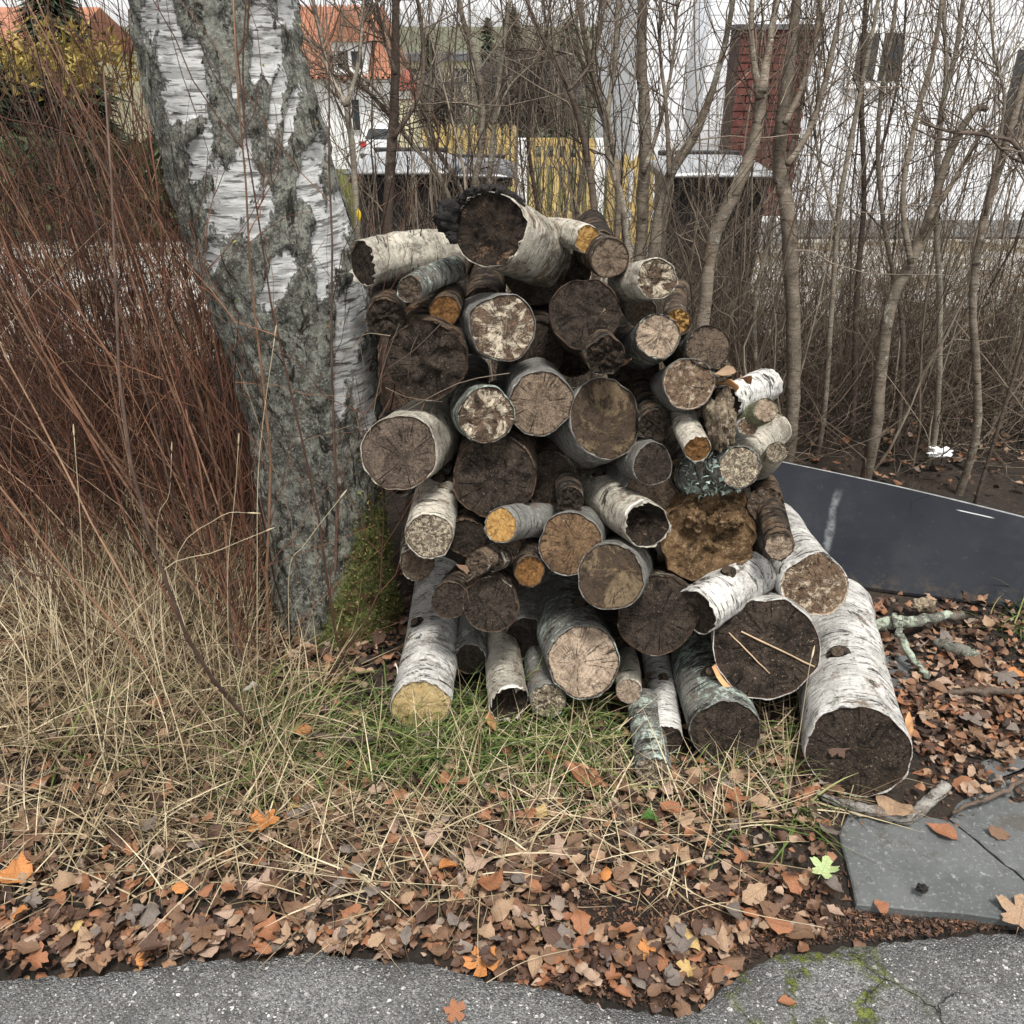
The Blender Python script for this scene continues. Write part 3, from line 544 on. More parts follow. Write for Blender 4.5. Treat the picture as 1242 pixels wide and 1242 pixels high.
pf = sm(nt, ma(nt, 'ADD', pl, ma(nt, 'ADD', ma(nt, 'MULTIPLY', ma(nt, 'SUBTRACT', g2, .5), 1.5), ma(nt, 'ADD', ma(nt, 'MULTIPLY', ma(nt, 'SUBTRACT', g1, .5), .7), ma(nt, 'MULTIPLY', ma(nt, 'SUBTRACT', w1, .5), -.9)))), .46, .58)
edge = ma(nt, 'MULTIPLY', sm(nt, pf, .05, .4), sm(nt, pf, .95, .6))
c = mix(nt, pf, white, grey); c = mix(nt, ma(nt, 'MULTIPLY', edge, .45), c, (.03, .026, .022))
mc = mix(nt, sm(nt, ns(nt, v, 110, 8, .8), .4, .6), (.035, .042, .014), (.20, .215, .065)); mc = mix(nt, sm(nt, ns(nt, v, 14, 6, .7), .52, .62), mc, (.12, .075, .035))
c = mix(nt, sm(nt, ma(nt, 'ADD', mo, ma(nt, 'MULTIPLY', ma(nt, 'SUBTRACT', g1, .5), .9)), .4, .6), c, mc)
put(nt, b.inputs['Base Color'], c); b.inputs['Roughness'].default_value = .85; b.inputs['Specular IOR Level'].default_value = .2
h = ma(nt, 'ADD', ma(nt, 'MULTIPLY', ma(nt, 'ADD', g2, g3), ma(nt, 'ADD', pf, .15)), ma(nt, 'SUBTRACT', ma(nt, 'MULTIPLY', pf, .5), ma(nt, 'MULTIPLY', w1, .3))); bump(nt, b, h, .9, .012)
LE = [(-260, 120), (-60, 155), (0, 165), (100, 182), (200, 206), (300, 236), (400, 278), (500, 306), (600, 320), (700, 334), (770, 348), (860, 352)]
RE = [(-260, 330), (-60, 350), (0, 354), (60, 360), (100, 372), (160, 388), (200, 398), (260, 418), (330, 440), (400, 454), (500, 458), (580, 462), (650, 470), (700, 476), (770, 492), (860, 502)]
TY = 2.32
tz, tcx, tr = [], [], []
for py in np.linspace(850, -250, 60):
    l = np.interp(py, *zip(*LE)); r_ = np.interp(py, *zip(*RE)); a_, b_ = P(l, py, TY), P(r_, py, TY)
    tz.append(a_[2]); tcx.append((a_[0] + b_[0]) / 2); tr.append((b_[0] - a_[0]) / 2)
zz = np.concatenate([np.arange(-.12, 2.6, .0065), np.linspace(2.6, 6.5, 30)])
S_ = 260; tv = []
for z in zz:
    cx = np.interp(z, tz, tcx); r_ = np.interp(z, tz, tr)
    if z > tz[-1]: cx = tcx[-1] - (z - tz[-1]) * .10; r_ = tr[-1] * (1 - (z - tz[-1]) * .10)
    for s in range(S_):
        th = 2 * math.pi * s / S_; q_ = r_ * (1 + .05 * nz(math.cos(th) * 1.3, math.sin(th) * 1.3, z * 1.1)); tv.append((cx + math.cos(th) * q_, TY + math.sin(th) * q_, z))
tv = np.array(tv)
WH = [(205, 45, 16, 75, 8), (236, 85, 16, 40, 0), (226, 115, 34, 42, 10), (243, 185, 16, 40, -14), (285, 228, 34, 60, -10), (312, 262, 20, 40, -20), (268, 215, 14, 30, 0), (338, 335, 18, 46, -25), (322, 45, 24, 60, 6), (310, 88, 10, 18, 0), (335, 120, 10, 40, -8), (258, 312, 12, 22, 0),
      (378, 205, 16, 42, -12), (402, 285, 26, 70, -12), (425, 395, 24, 75, -8), (385, 240, 10, 30, 0), (440, 470, 16, 60, 0), (412, 470, 10, 40, 0), (395, 330, 12, 40, -10), (300, 180, 8, 20, 0), (285, 110, 6, 14, 0), (182, 15, 12, 40, 0), (345, 8, 16, 30, 0), (352, 140, 8, 40, -10)]
qx, qy, _ = proj(tv); front = tv[:, 1] < TY + .03
pm = np.zeros(len(tv))
for (x, y, a, b_, an) in WH:
    ca, sa = math.cos(R(-an)), math.sin(R(-an)); dx, dy = qx - x, qy - y
    u, w = (dx * ca + dy * sa) / (a * .8), (-dx * sa + dy * ca) / (b_ * .9); pm = np.maximum(pm, np.clip(1.22 - .72 * np.sqrt(u * u + w * w), 0, 1))
bk = np.array([.5 + 1.4 * nz(p[0] * 6 + 9, p[1] * 6, p[2] * 1.4) for p in tv]); pm = np.where(front, pm, np.clip(bk, 0, 1) * (tv[:, 2] > .6))
nzv = np.array([fbm(p[0] * 22, p[1] * 22, p[2] * 12, 6) + .8 * fbm(p[0] * 8, p[1] * 8, p[2] * 4) for p in tv]); plate = np.clip(1 - pm + .20 * nzv, 0, 1)
ms = np.exp(-(((qx - 458) / 58) ** 2 + ((qy - 740) / 105) ** 2)) * .95 + .5 * np.exp(-(((qx - 415) / 60) ** 2 + ((qy - 800) / 60) ** 2)) + .33 * np.exp(-(((qx - 400) / 14) ** 2 + ((qy - 395) / 40) ** 2)) + .3 * np.exp(-(((qx - 450) / 30) ** 2 + ((qy - 610) / 70) ** 2))
ms = np.where(front, ms, np.clip(.6 - tv[:, 2], 0, .6))
cxs = np.repeat([np.interp(z, tz, tcx) for z in zz], S_); nv_ = np.stack([tv[:, 0] - cxs, tv[:, 1] - TY, 0 * cxs], 1); nv_ /= np.linalg.norm(nv_, axis=1, keepdims=True)
ridge = np.array([abs(nz(p[0] * 22, p[1] * 22, p[2] * 9)) + .5 * abs(nz(p[0] * 50, p[1] * 50, p[2] * 24)) for p in tv])
sp_ = np.clip((plate - .35) / .3, 0, 1); disp = sp_ * (.002 + .018 * ridge) - .002 + ms * .004
tv = tv + nv_ * disp[:, None]
tv = tv + nv_ * (ms * .006 * np.array([fbm(p[0] * 40, p[1] * 40, p[2] * 40, 5) for p in tv]))[:, None]
n_ = len(zz); fz = np.array([[k * S_ + s, k * S_ + (s + 1) % S_, (k + 1) * S_ + (s + 1) % S_, (k + 1) * S_ + s] for k in range(n_ - 1) for s in range(S_)])
birch = thing('birch_tree', 'old birch trunk with rough grey and white bark and mossy foot beside the woodpile', 'tree', (float(np.interp(0, tz, tcx)), TY, 0))
inv = np.array(birch.location)
obj('trunk', tv - inv, fz, m_trunk, birch, attrs={'plate': plate, 'moss': ms})
m_twigdark = simple('birch_twig', (.05, .035, .03), .7, .3, 20, 0)
top = np.array([tcx[-1] - (5.9 - tz[-1]) * .1, TY, 5.9]) - inv
for k in range(6):                                        # limbs high above the frame
    a = k * 1.1; z0 = 3.1 + .5 * k; c0 = np.array([tcx[-1] - (z0 - tz[-1]) * .1, TY, z0]) - inv
    p_ = [c0, c0 + (.5 * math.cos(a), .5 * math.sin(a), .5), c0 + (1.1 * math.cos(a), 1.1 * math.sin(a), 1.2), c0 + (1.7 * math.cos(a), 1.7 * math.sin(a), 1.5)]
    v_, f_ = captube(spline(p_, 10), np.linspace(.06, .012, 10), 8); obj('limb', v_, f_, m_twigdark, birch)
tv_p = []
for k in range(160):
    a = rng.uniform(0, 6.28); q_ = rng.uniform(.6, 2.4); z0 = rng.uniform(4, 7.2); p0 = np.array([q_ * math.cos(a) - .3, q_ * math.sin(a), z0]); tv_p.append(spline([p0, p0 + rng.normal(size=3) * .2 + (0, 0, -.2), p0 + rng.normal(size=3) * .3 + (0, 0, -.7)], 5))
v_, f_ = tubes(np.array(tv_p), np.tile(np.linspace(.004, .0015, 5), (160, 1)), 3); tag(obj('crown', v_, f_, m_twigdark, birch), kind='stuff')
vi = np.where((ms > .5 + .2 * rng.normal(size=len(ms))) & front & (tv[:, 2] > 0))[0]; vi = rng.choice(vi, min(2600, 3 * len(vi))); n = len(vi); c_ = tv[vi] - inv; nn = nv_[vi]; e = rng.normal(size=(n, 3, 3)) * np.array([.003, .003, .003]); tip = nn * rng.uniform(.001, .007, n)[:, None]
V = np.stack([c_ + e[:, 0], c_ + e[:, 1], c_ + tip + e[:, 2]], 1).reshape(-1, 3)
tag(obj('moss', V, np.arange(n * 3).reshape(-1, 3), tintmat('moss_tufts', [(0, (.03, .035, .012)), (.5, (.11, .125, .035)), (.75, (.22, .22, .075)), (1, (.26, .17, .08))], .9, vs=20), birch, smooth=False, attrs={'tint': np.repeat(rng.uniform(0, 1, n), 3)}), kind='stuff')
# ------------------------------------------------------------------ beyond the hedge: bins, fence, houses, trees
m_blk = simple('black_plastic', (.012, .012, .013), .45, .2, 10, .1, spec=.5)
m_lid = simple('dark_grey_plastic', (.05, .055, .065), .3, .15, 6, .1, spec=.6)
m_white = simple('white_paint', (.78, .78, .77), .6, .05, 5, .1)
m_board = simple('white_weatherboard', (.74, .755, .78), .55, .05, 4, .1)
m_yel = simple('ochre_fence_paint', (.42, .31, .12), .75, .3, 7, .3)
m_brick = simple('dark_red_brick', (.105, .034, .028), .85, .3, 12, .5)
m_mort = simple('brick_mortar', (.06, .035, .03), .9, .2, 20, .3)
m_conc = simple('grey_concrete', (.26, .26, .25), .9, .15, 9, .4)
m_tile = simple('orange_roof_tile', (.28, .125, .075), .8, .25, 3, .2)
m_glass = simple('dark_window_glass', (.03, .035, .04), .12, .2, 2, 0, spec=.6)
m_tyre = simple('tyre_rubber', (.02, .02, .02), .8, .2, 10, 0)
m_carp = simple('white_car_paint', (.72, .73, .75), .25, .03, 2, 0, spec=.6)
m_red = simple('red_lamp_lens', (.5, .03, .03), .3, .1, 4, 0)
m_redp = simple('red_board_paint', (.36, .10, .07), .7, .15, 4, .1)
m_cream = simple('cream_plaster', (.62, .56, .38), .8, .08, 2, .1)
m_slate = simple('grey_roof', (.10, .10, .11), .7, .2, 3, .1)

def bin_(cx, py, Y, w, dp, h, label, lidm, open_=0):
    base = P(cx, py, Y); z0 = float(base_z(Y))
    t = thing('wheelie_bin', label, 'wheelie bin', (base[0], Y, z0), 0, 'wheelie bins behind the hedge')
    tp = .86; V = np.array([[-w / 2 * tp, 0.04, .06], [w / 2 * tp, .04, .06], [w / 2 * tp, dp * tp, .06], [-w / 2 * tp, dp * tp, .06], [-w / 2, 0, h - .12], [w / 2, 0, h - .12], [w / 2, dp, h - .12], [-w / 2, dp, h - .12]])
    o = obj('bin_body', V, BF, m_blk, t, smooth=False); m = o.modifiers.new('b', 'BEVEL'); m.width = .03; m.segments = 3
    box('rim', -w / 2 - .025, w / 2 + .025, -.03, dp + .02, h - .155, h - .115, m_blk, t, .01)
    # domed lid
    V = []; nx_, ny_ = 13, 9
    for j in range(ny_):
        for i in range(nx_):
            u, q_ = i / (nx_ - 1) * 2 - 1, j / (ny_ - 1); V.append((u * (w / 2 + .035), -.06 + q_ * (dp + .09), h - .10 + .06 * (1 - abs(u) ** 6) * (1 - (abs(q_ * 2 - 1)) ** 5) * (.6 + .4 * q_)))
    F = [[j * nx_ + i, j * nx_ + i + 1, (j + 1) * nx_ + i + 1, (j + 1) * nx_ + i] for j in range(ny_ - 1) for i in range(nx_ - 1)]
    l = obj('lid', V, np.array(F), lidm, t); md = l.modifiers.new('s', 'SOLIDIFY'); md.thickness = .012; md.offset = 0
    box('handle_bar', -w / 2 * .9, w / 2 * .9, dp + .05, dp + .08, h - .07, h - .04, m_blk, t, .008)
    for s in (-1, 1):
        v_, f_ = captube([(s * (w / 2 - .01), dp - .05, .1), (s * (w / 2 + .05), dp - .05, .1)], [.1, .1], 16); obj('wheel', v_, f_, m_tyre, t, smooth=False)
bin_(486, 230, 5.15, .50, .60, 1.08, 'black wheelie bin with pale shining lid just right of the birch', simple('pale_grey_lid', (.26, .27, .28), .35, .1, 4, .1, spec=.6))
bin_(572, 236, 5.6, .44, .55, 1.02, 'dark wheelie bin with blue-grey lid half hidden by the charred log', m_lid)
bin_(872, 232, 5.2, .56, .60, 1.06, 'wide black wheelie bin with glossy lid left of the brick chimney', simple('glossy_grey_lid', (.28, .29, .30), .3, .1, 4, .1, spec=.6))

# ochre picket fence and gate
def picket(name, cx, Y, z0, z1, w, par, loc, pointed=True):
    x = cx - loc[0]; d = .022; y = Y - loc[1]; h = z1 - z0; zz_ = z0 - loc[2]; tpz = .05 if pointed else 0
    V = []
    for yy_ in (y, y + d): V += [(x - w / 2, yy_, zz_), (x + w / 2, yy_, zz_), (x + w / 2, yy_, zz_ + h - tpz), (x, yy_, zz_ + h), (x - w / 2, yy_, zz_ + h - tpz)]
    return obj(name, V, [np.array([[0, 1, 2, 3, 4]]), np.array([[9, 8, 7, 6, 5]]), np.array([[0, 5, 6, 1], [1, 6, 7, 2], [2, 7, 8, 3], [3, 8, 9, 4], [4, 9, 5, 0]])], m_yel, par, smooth=False)
def rail(x0, x1, Y, z, h, par, loc): return box('rail', x0 - loc[0], x1 - loc[0], Y + .024 - loc[1], Y + .06 - loc[1], z - loc[2], z + h - loc[2], m_yel, par)
GY = 9.2; zg = float(base_z(GY))
def xat(px, py=215): return P(px, py, GY)[0]
zt = P(680, 168, GY)[2]
t = thing('picket_gate', 'ochre wooden picket gate hung between two white posts', 'gate', (xat(680), GY, zg)); loc = (xat(680), GY, zg)
for k in range(6): picket('picket', xat(646 + k * 14), GY, zg + .06, zt - .05 + .04 * math.sin(k / 5 * math.pi), .062, t, loc, False)
for py in (172, 196, 262): rail(xat(640), xat(720), GY, P(680, py, GY)[2] - .04, .07, t, loc)
for px in (633, 727):
    p_ = P(px, 215, GY); o = box('gate_post', p_[0] - .05, p_[0] + .05, GY - .03, GY + .07, zg - .05, P(px, 172, GY)[2] + .03, m_white, None, .01)
    tag(o, 'white square post on the %s side of the ochre picket gate' % ('left' if px < 680 else 'right'), 'gate post', 'white gate posts')
t = thing('picket_fence', 'ochre picket fence running left from the white gate post', 'fence', (xat(575), GY, zg)); loc = (xat(575), GY, zg)
for k in range(12): picket('picket', xat(518 + k * 9.6), GY + .02 * (k % 2), zg + .05, P(560, 150, GY)[2] + .03 * nz(k * .9, 1), .056, t, loc)
for py in (172, 245): rail(xat(515), xat(628), GY + .03, P(570, py, GY)[2] - .04, .08, t, loc)
t = thing('picket_fence', 'ochre picket fence right of the gate, its tips showing over the wide bin', 'fence', (xat(800), GY, zg)); loc = (xat(800), GY, zg)
for k in range(10): picket('picket', xat(742 + k * 15.5), GY, zg + .05, P(840, 186, GY)[2] + .02 * nz(k * .9, 4), .075, t, loc)
for py in (200, 250): rail(xat(738), xat(888), GY + .002, P(840, py, GY)[2] - .04, .07, t, loc)
# white pole
p_ = P(836, 190, 8.6); v_, f_ = captube([(0, 0, 0), (0, 0, 4.6)], [.075, .07], 20)
o = obj('white_pole', v_, f_, simple('white_pole_paint', (.62, .65, .70), .5, .05, 3, 0)); o.location = (p_[0], 8.6, float(base_z(8.6))); tag(o, 'tall plain white pole rising behind the wide black bin', 'pole')

# white house behind, its siding board by board
HY = 10.4; zb = -.2; x0 = P(765, 200, HY)[0]; x1 = 8.0
house = thing('white_house', 'white weatherboarded house filling the background at the right', 'house', (x0, HY, 0)); L = (x0, HY, 0)
box('wall', .02, x1 - x0 - .02, .03, 5, zb, 4.6, m_board, house)
box('foundation', -.02, x1 - x0, -.03, .02, -.9, zb - .002, m_conc, house)
wx0, wx1 = P(1034, 80, HY)[0] - x0, P(1088, 80, HY)[0] - x0; wz0, wz1 = P(1060, 98, HY)[2], P(1060, 40, HY)[2]
w2a, w2b = P(1222, 100, HY)[0] - x0, P(1300, 100, HY)[0] - x0; v0, v1 = P(1230, 168, HY)[2], P(1230, 60, HY)[2]
proto = None
for k in range(31):
    za = zb + k * .155; zc = za + .165
    o = obj('board', np.array([[0, -.009, za], [x1 - x0, -.009, za], [x1 - x0, .028, za], [0, .028, za], [0, -.004, zc], [x1 - x0, -.004, zc], [x1 - x0, .028, zc], [0, .028, zc]]), BF, m_board, house, smooth=False)
for (a_, b_, c_, d_) in ((wx0, wx1, wz0, wz1), (w2a, w2b, v0, v1)):
    wn = box('window', a_ - .07, b_ + .07, -.06, -.031, c_ - .07, d_ + .07, m_white, house)
    box('pane', a_, b_, -.068, -.061, c_, d_, m_glass, wn); box('mullion', (a_ + b_) / 2 - .02, (a_ + b_) / 2 + .02, -.078, -.0685, c_, d_, m_white, wn)
box('roof', -.4, x1 - x0 + .4, -.5, 5.5, 4.62, 4.75, m_slate, house)
# dark red brick chimney on a grey plinth
CY = 9.4; cz0, cz1 = P(925, 262, CY)[2], P(945, 36, CY)[2]; ca, cb = P(882, 200, CY)[0], P(966, 200, CY)[0]
chim = thing('brick_chimney', 'dark red brick chimney stack with flat dark cap against the white house', 'chimney', ((ca + cb) / 2, CY, cz0))
hw = (cb - ca) / 2; hh = cz1 - cz0
box('chimney_core', -hw + .012, hw - .012, .012, .5, 0, hh, m_mort, chim)
rows_ = 24; rh = hh / rows_; bmesh_ = {}
for j in range(rows_):
    x = -hw - (.0 if j % 2 == 0 else .11)
    while x < hw - .01:
        a_, b_ = max(x, -hw), min(x + .215, hw)
        if b_ - a_ > .03:
            key = round(b_ - a_, 3)
            if key not in bmesh_: bmesh_[key] = mkmesh('brick', bx(0, key - .010, 0, .03, 0, rh - .012), BF, m_brick, False)
            o = link('brick', bmesh_[key], chim); o.location = (a_ + .005, -.004 + .006 * nz(j * 3.1, x * 7), j * rh + .006)
        x += .22
box('cap', -hw - .04, hw + .04, -.04, .54, hh + .001, hh + .045, m_slate, chim)
box('base_strip', -hw - .01, hw + .01, -.02, .5, -.05, -.001, m_white, chim)
box('plinth', -hw - .03, hw + .03, -.04, .52, -.9, -.052, m_conc, chim)
# orange-roofed house far left
OY = 40; q = lambda px, py, Y=OY: P(px, py, Y)
oh = thing('orange_roof_house', 'white house with orange tiled roof and white dormer beyond the birch', 'house', (0, 0, 0))
xl, xr = q(250, 92)[0], q(476, 92)[0]; ze, zr = q(400, 92)[2], q(400, 8, OY + 4)[2]; zb_ = q(400, 200)[2] - 1.2
box('wall', xl, xr - .3, OY + .3, OY + 8, zb_, ze, m_white, oh)
V = [(xl - .5, OY - .2, ze - .1), (xr, OY - .2, ze - .1), (xr - .7, OY + 4, zr), (xl, OY + 4, zr), (xr, OY + 8.4, ze - .1), (xl - .5, OY + 8.4, ze - .1)]
roof = obj('roof', V, [np.array([[0, 1, 2, 3], [3, 2, 4, 5], [5, 4, 1, 0]]), np.array([[1, 4, 2], [0, 3, 5]])], m_tile, oh, smooth=False)
v_ = []; f_ = []
for i in range(34):                                        # rows of pantiles, ribs up the slope
    u = (i + .5) / 34; a_ = np.array(V[0]) * (1 - u) + np.array(V[1]) * u; b_ = np.array(V[3]) * (1 - u) + np.array(V[2]) * u
    a_ = a_ + (0, -.03, .04); b_ = b_ + (0, -.03, .04); tvv, tff = tubes(np.array([[a_, (a_ + b_) / 2, b_]]), np.full((1, 3), .07), 4); f_.append(tff + len(v_) * len(tvv)); v_.append(tvv)
tag(obj('pantile', np.concatenate(v_), np.concatenate(f_), m_tile, roof), kind='stuff')
dx0, dx1 = q(405, 80)[0], q(446, 80)[0]; dz0, dz1 = q(425, 86)[2], q(425, 50)[2]
dm = box('dormer', dx0, dx1, OY - .1, OY + 3, dz0 - .2, dz1, m_white, oh)
ww = (dx1 - dx0) / 2 - .25
for k in range(2): box('pane', dx0 + .18 + k * (ww + .14), dx0 + .18 + k * (ww + .14) + ww, OY - .13, OY - .101, dz0 + .1, dz1 - .35, m_glass, dm)
xm = (dx0 + dx1) / 2
obj('dormer_roof', [(dx0 - .2, OY - .35, dz1), (dx1 + .2, OY - .35, dz1), (dx1 + .2, OY + 3, dz1), (dx0 - .2, OY + 3, dz1), (xm, OY - .35, dz1 + 1.2), (xm, OY + 3.4, dz1 + 1.2)], [np.array([[0, 4, 5, 3], [1, 2, 5, 4], [0, 3, 2, 1]]), np.array([[0, 1, 4], [2, 3, 5]])], m_tile, dm, smooth=False)
w_ = box('window', q(424, 130)[0], q(436, 130)[0], OY + .24, OY + .299, q(430, 160)[2], q(430, 118)[2], m_white, oh); box('pane', q(425.5, 130)[0], q(434.5, 130)[0], OY + .2, OY + .239, q(430, 158)[2], q(430, 121)[2], m_glass, w_)
# red shed, cream house
rz = q(492, 128, 36)[2]
t = thing('red_shed', 'small red gabled shed between the orange-roofed house and the dark tree', 'shed', (0, 0, 0)); a_, b_ = q(481, 118, 36), q(501, 97, 36)
box('wall', a_[0], b_[0], 36, 38, a_[2] - .1, b_[2] - .3, m_redp, t); box('lower_wall', a_[0] - .02, b_[0] + .02, 36.02, 38.02, a_[2] - 3, a_[2] - .102, m_cream, t); xm = (a_[0] + b_[0]) / 2
obj('roof', [(a_[0] - .15, 35.8, b_[2] - .3), (b_[0] + .15, 35.8, b_[2] - .3), (b_[0] + .15, 38.2, b_[2] - .3), (a_[0] - .15, 38.2, b_[2] - .3), (xm, 35.8, b_[2] + .35), (xm, 38.2, b_[2] + .35)], [np.array([[0, 4, 5, 3], [1, 2, 5, 4], [0, 3, 2, 1]]), np.array([[0, 1, 4], [2, 3, 5]])], m_redp, t, smooth=False)
box('window', xm - .22, xm + .22, 35.95, 35.998, b_[2] - .62, b_[2] - .36, m_white, t)
a_, b_ = q(476, 108, 75), q(566, 74, 75)
t = thing('cream_house', 'pale cream house far off between bare stems', 'house', (0, 0, 0)); box('wall', a_[0], b_[0], 75, 82, a_[2] - 5, b_[2], m_cream, t); box('roof', a_[0] - .5, b_[0] + .5, 74.4, 82.6, b_[2] + .01, b_[2] + .5, m_slate, t)
for k in range(3): box('window', a_[0] + 1 + k * 1.9, a_[0] + 1.9 + k * 1.9, 74.9, 74.99, b_[2] - 1.6, b_[2] - .5, m_glass, t)
# parked car, seen from behind
cc = P(461, 203, 37.5); car = thing('parked_car', 'white hatchback parked before the orange-roofed house', 'car', (cc[0], 37.5, cc[2]), R(-24))
prof = [(0, .28), (0, .62), (.06, .95), (.42, 1.42), (1.0, 1.5), (2.2, 1.46), (2.95, .98), (3.9, .86), (4.12, .6), (4.14, .28)]
def side(x, ins): return [(x * (1 - (ins * max(0, z - .95) / .55)), y, z) for y, z in prof]
V = side(-.87, .2) + side(.87, .2); n = len(prof)
obj('body', V, [np.array([[i, i + 1, n + i + 1, n + i] for i in range(n - 1)] + [[n - 1, 0, n, 2 * n - 1]]), np.array([list(range(n - 1, -1, -1))]), np.array([list(range(n, 2 * n))])], m_carp, car, smooth=False)
obj('rear_window', [(-.68, .10, 1.02), (.68, .10, 1.02), (.6, .36, 1.38), (-.6, .36, 1.38)], np.array([[0, 1, 2, 3]]), m_glass, car, smooth=False)
for s in (-1, 1):
    obj('side_window', [(s * .875, .55, 1.0), (s * .875, 2.75, 1.0), (s * .775, 2.15, 1.4), (s * .775, .75, 1.42)], np.array([[0, 1, 2, 3]]), m_glass, car, smooth=False)
    box('tail_lamp', s * .72 - .13, s * .72 + .13, -.03, .08, .72, .92, m_red, car)
    for y in (.75, 3.35):
        v_, f_ = captube([(s * .7, y, .31), (s * .9, y, .31)], [.31, .31], 18); wl = obj('wheel', v_, f_, m_tyre, car, smooth=False)
        v_, f_ = captube([(s * .88, y, .31), (s * .91, y, .31)], [.19, .19], 14); obj('rim', v_, f_, m_lid, wl, smooth=False)
box('number_plate', -.26, .26, -.02, -.001, .55, .66, m_white, car); box('bumper', -.86, .86, -.06, .1, .3, .48, m_lid, car, .02)
# left: slab and dark sheet half hidden by the shrubs
m_blueslab = simple('pale_blue_slab', (.30, .34, .35), .7, .15, 8, .3)
a_ = [G(-60, 676, .05), G(92, 676, .05), G(84, 702, .05), G(-60, 716, .05)]; a_ = np.array(a_)
tag(obj('paving_slab', np.vstack([a_ - (0, 0, .05), a_]), BF[:, ::-1], m_blueslab, None, smooth=False), 'pale blue-grey slab lying flat under the red shrubs at the left edge', 'paving slab')
a_ = P(-70, 640, 2.85); b_ = P(26, 640, 2.95)
o = obj('dark_crate', bx(0, b_[0] - a_[0], 0, .4, 0, .24), BF, simple('dark_slate_plastic', (.022, .026, .028), .5, .2, 6, .1), None, smooth=False); o.location = (a_[0], 2.85, .02); m = o.modifiers.new('b', 'BEVEL'); m.width = .015; m.segments = 2
tag(o, 'dark grey boxy crate behind the pale slab at the left edge', 'crate')

# trees beyond
def leaf_cloud(n, fn, s, spread):
    pts = np.array([fn() for _ in range(n)]); e = rng.normal(size=(n, 3, 3)) * s; V = (pts[:, None, :] + e).reshape(-1, 3); return V, np.arange(n * 3).reshape(n, 3)
m_spr = tintmat('spruce_foliage', [(0, (.012, .022, .012)), (1, (.05, .075, .035))], .8, vs=3)
m_yleaf = tintmat('yellow_autumn_leaves', [(0, (.10, .075, .02)), (.6, (.26, .19, .04)), (1, (.38, .29, .09))], .7, vs=3)
m_btw = tintmat('bare_twigs_far', [(0, (.075, .068, .062)), (1, (.22, .20, .18))], .8, vs=3)
m_ctr = simple('tree_trunk_bark', (.07, .055, .045), .9, .3, 6, .4)
def spruce(px, py_top, py_base, Y, wpx, label, nleaf=2600):
    a_ = P(px, py_base, Y); tp = P(px, py_top, Y); h = tp[2] - a_[2]; w = wpx * depth(a_) / FPX
    t = thing('spruce_tree', label, 'tree', tuple(a_), 0, 'dark conifers beyond the gardens')
    v_, f_ = captube([(0, 0, -.5), (0, 0, h * .5), (0, 0, h)], [.16, .1, .01], 8); obj('trunk', v_, f_, m_ctr, t)
    V = []; T = []
    u = rng.uniform(0, 1, nleaf) ** .75; z = h * (1 - u) ; lay = np.floor(u * 14) / 14 + rng.uniform(0, .05, nleaf); r_ = w * .5 * (.12 + lay * .88) * np.sqrt(rng.uniform(.15, 1, nleaf)) * (1 + .2 * np.sin(7 * z)); th = rng.uniform(0, 6.28, nleaf)
    c_ = np.stack([r_ * np.cos(th), r_ * np.sin(th), z - r_ * .3], 1); o_ = np.stack([np.cos(th), np.sin(th), np.full(nleaf, -.35)], 1); sd_ = np.stack([-np.sin(th), np.cos(th), rng.normal(size=nleaf) * .3], 1); ln = h * .05 * rng.uniform(.6, 1.4, nleaf)[:, None]
    V = np.stack([c_ - o_ * ln * .5 - sd_ * ln * .28, c_ - o_ * ln * .5 + sd_ * ln * .28, c_ + o_ * ln], 1).reshape(-1, 3)
    tag(obj('crown', V, np.arange(nleaf * 3).reshape(-1, 3), m_spr, t, smooth=False, attrs={'tint': np.repeat(rng.uniform(0, 1, nleaf), 3)}), kind='stuff')
spruce(593, 22, 170, 46, 34, 'tall narrow dark spruce left of the round bare tree')
spruce(622, 8, 160, 44, 60, 'broad dark spruce behind the round bare tree')
spruce(686, 20, 170, 46, 70, 'dark spruce peeping out right of the round bare tree')
spruce(525, 40, 165, 58, 42, 'slim dark spruce above the cream house')
for (px, a_, w_, l_) in ((110, -70, 170, 'large dark conifer behind the birch at the upper left'), (20, -60, 150, 'dark conifer at the upper left corner'), (-90, -60, 160, 'dark conifer just outside the left edge')): spruce(px, a_, 250, 15 + .01 * px, w_, l_, 5000)
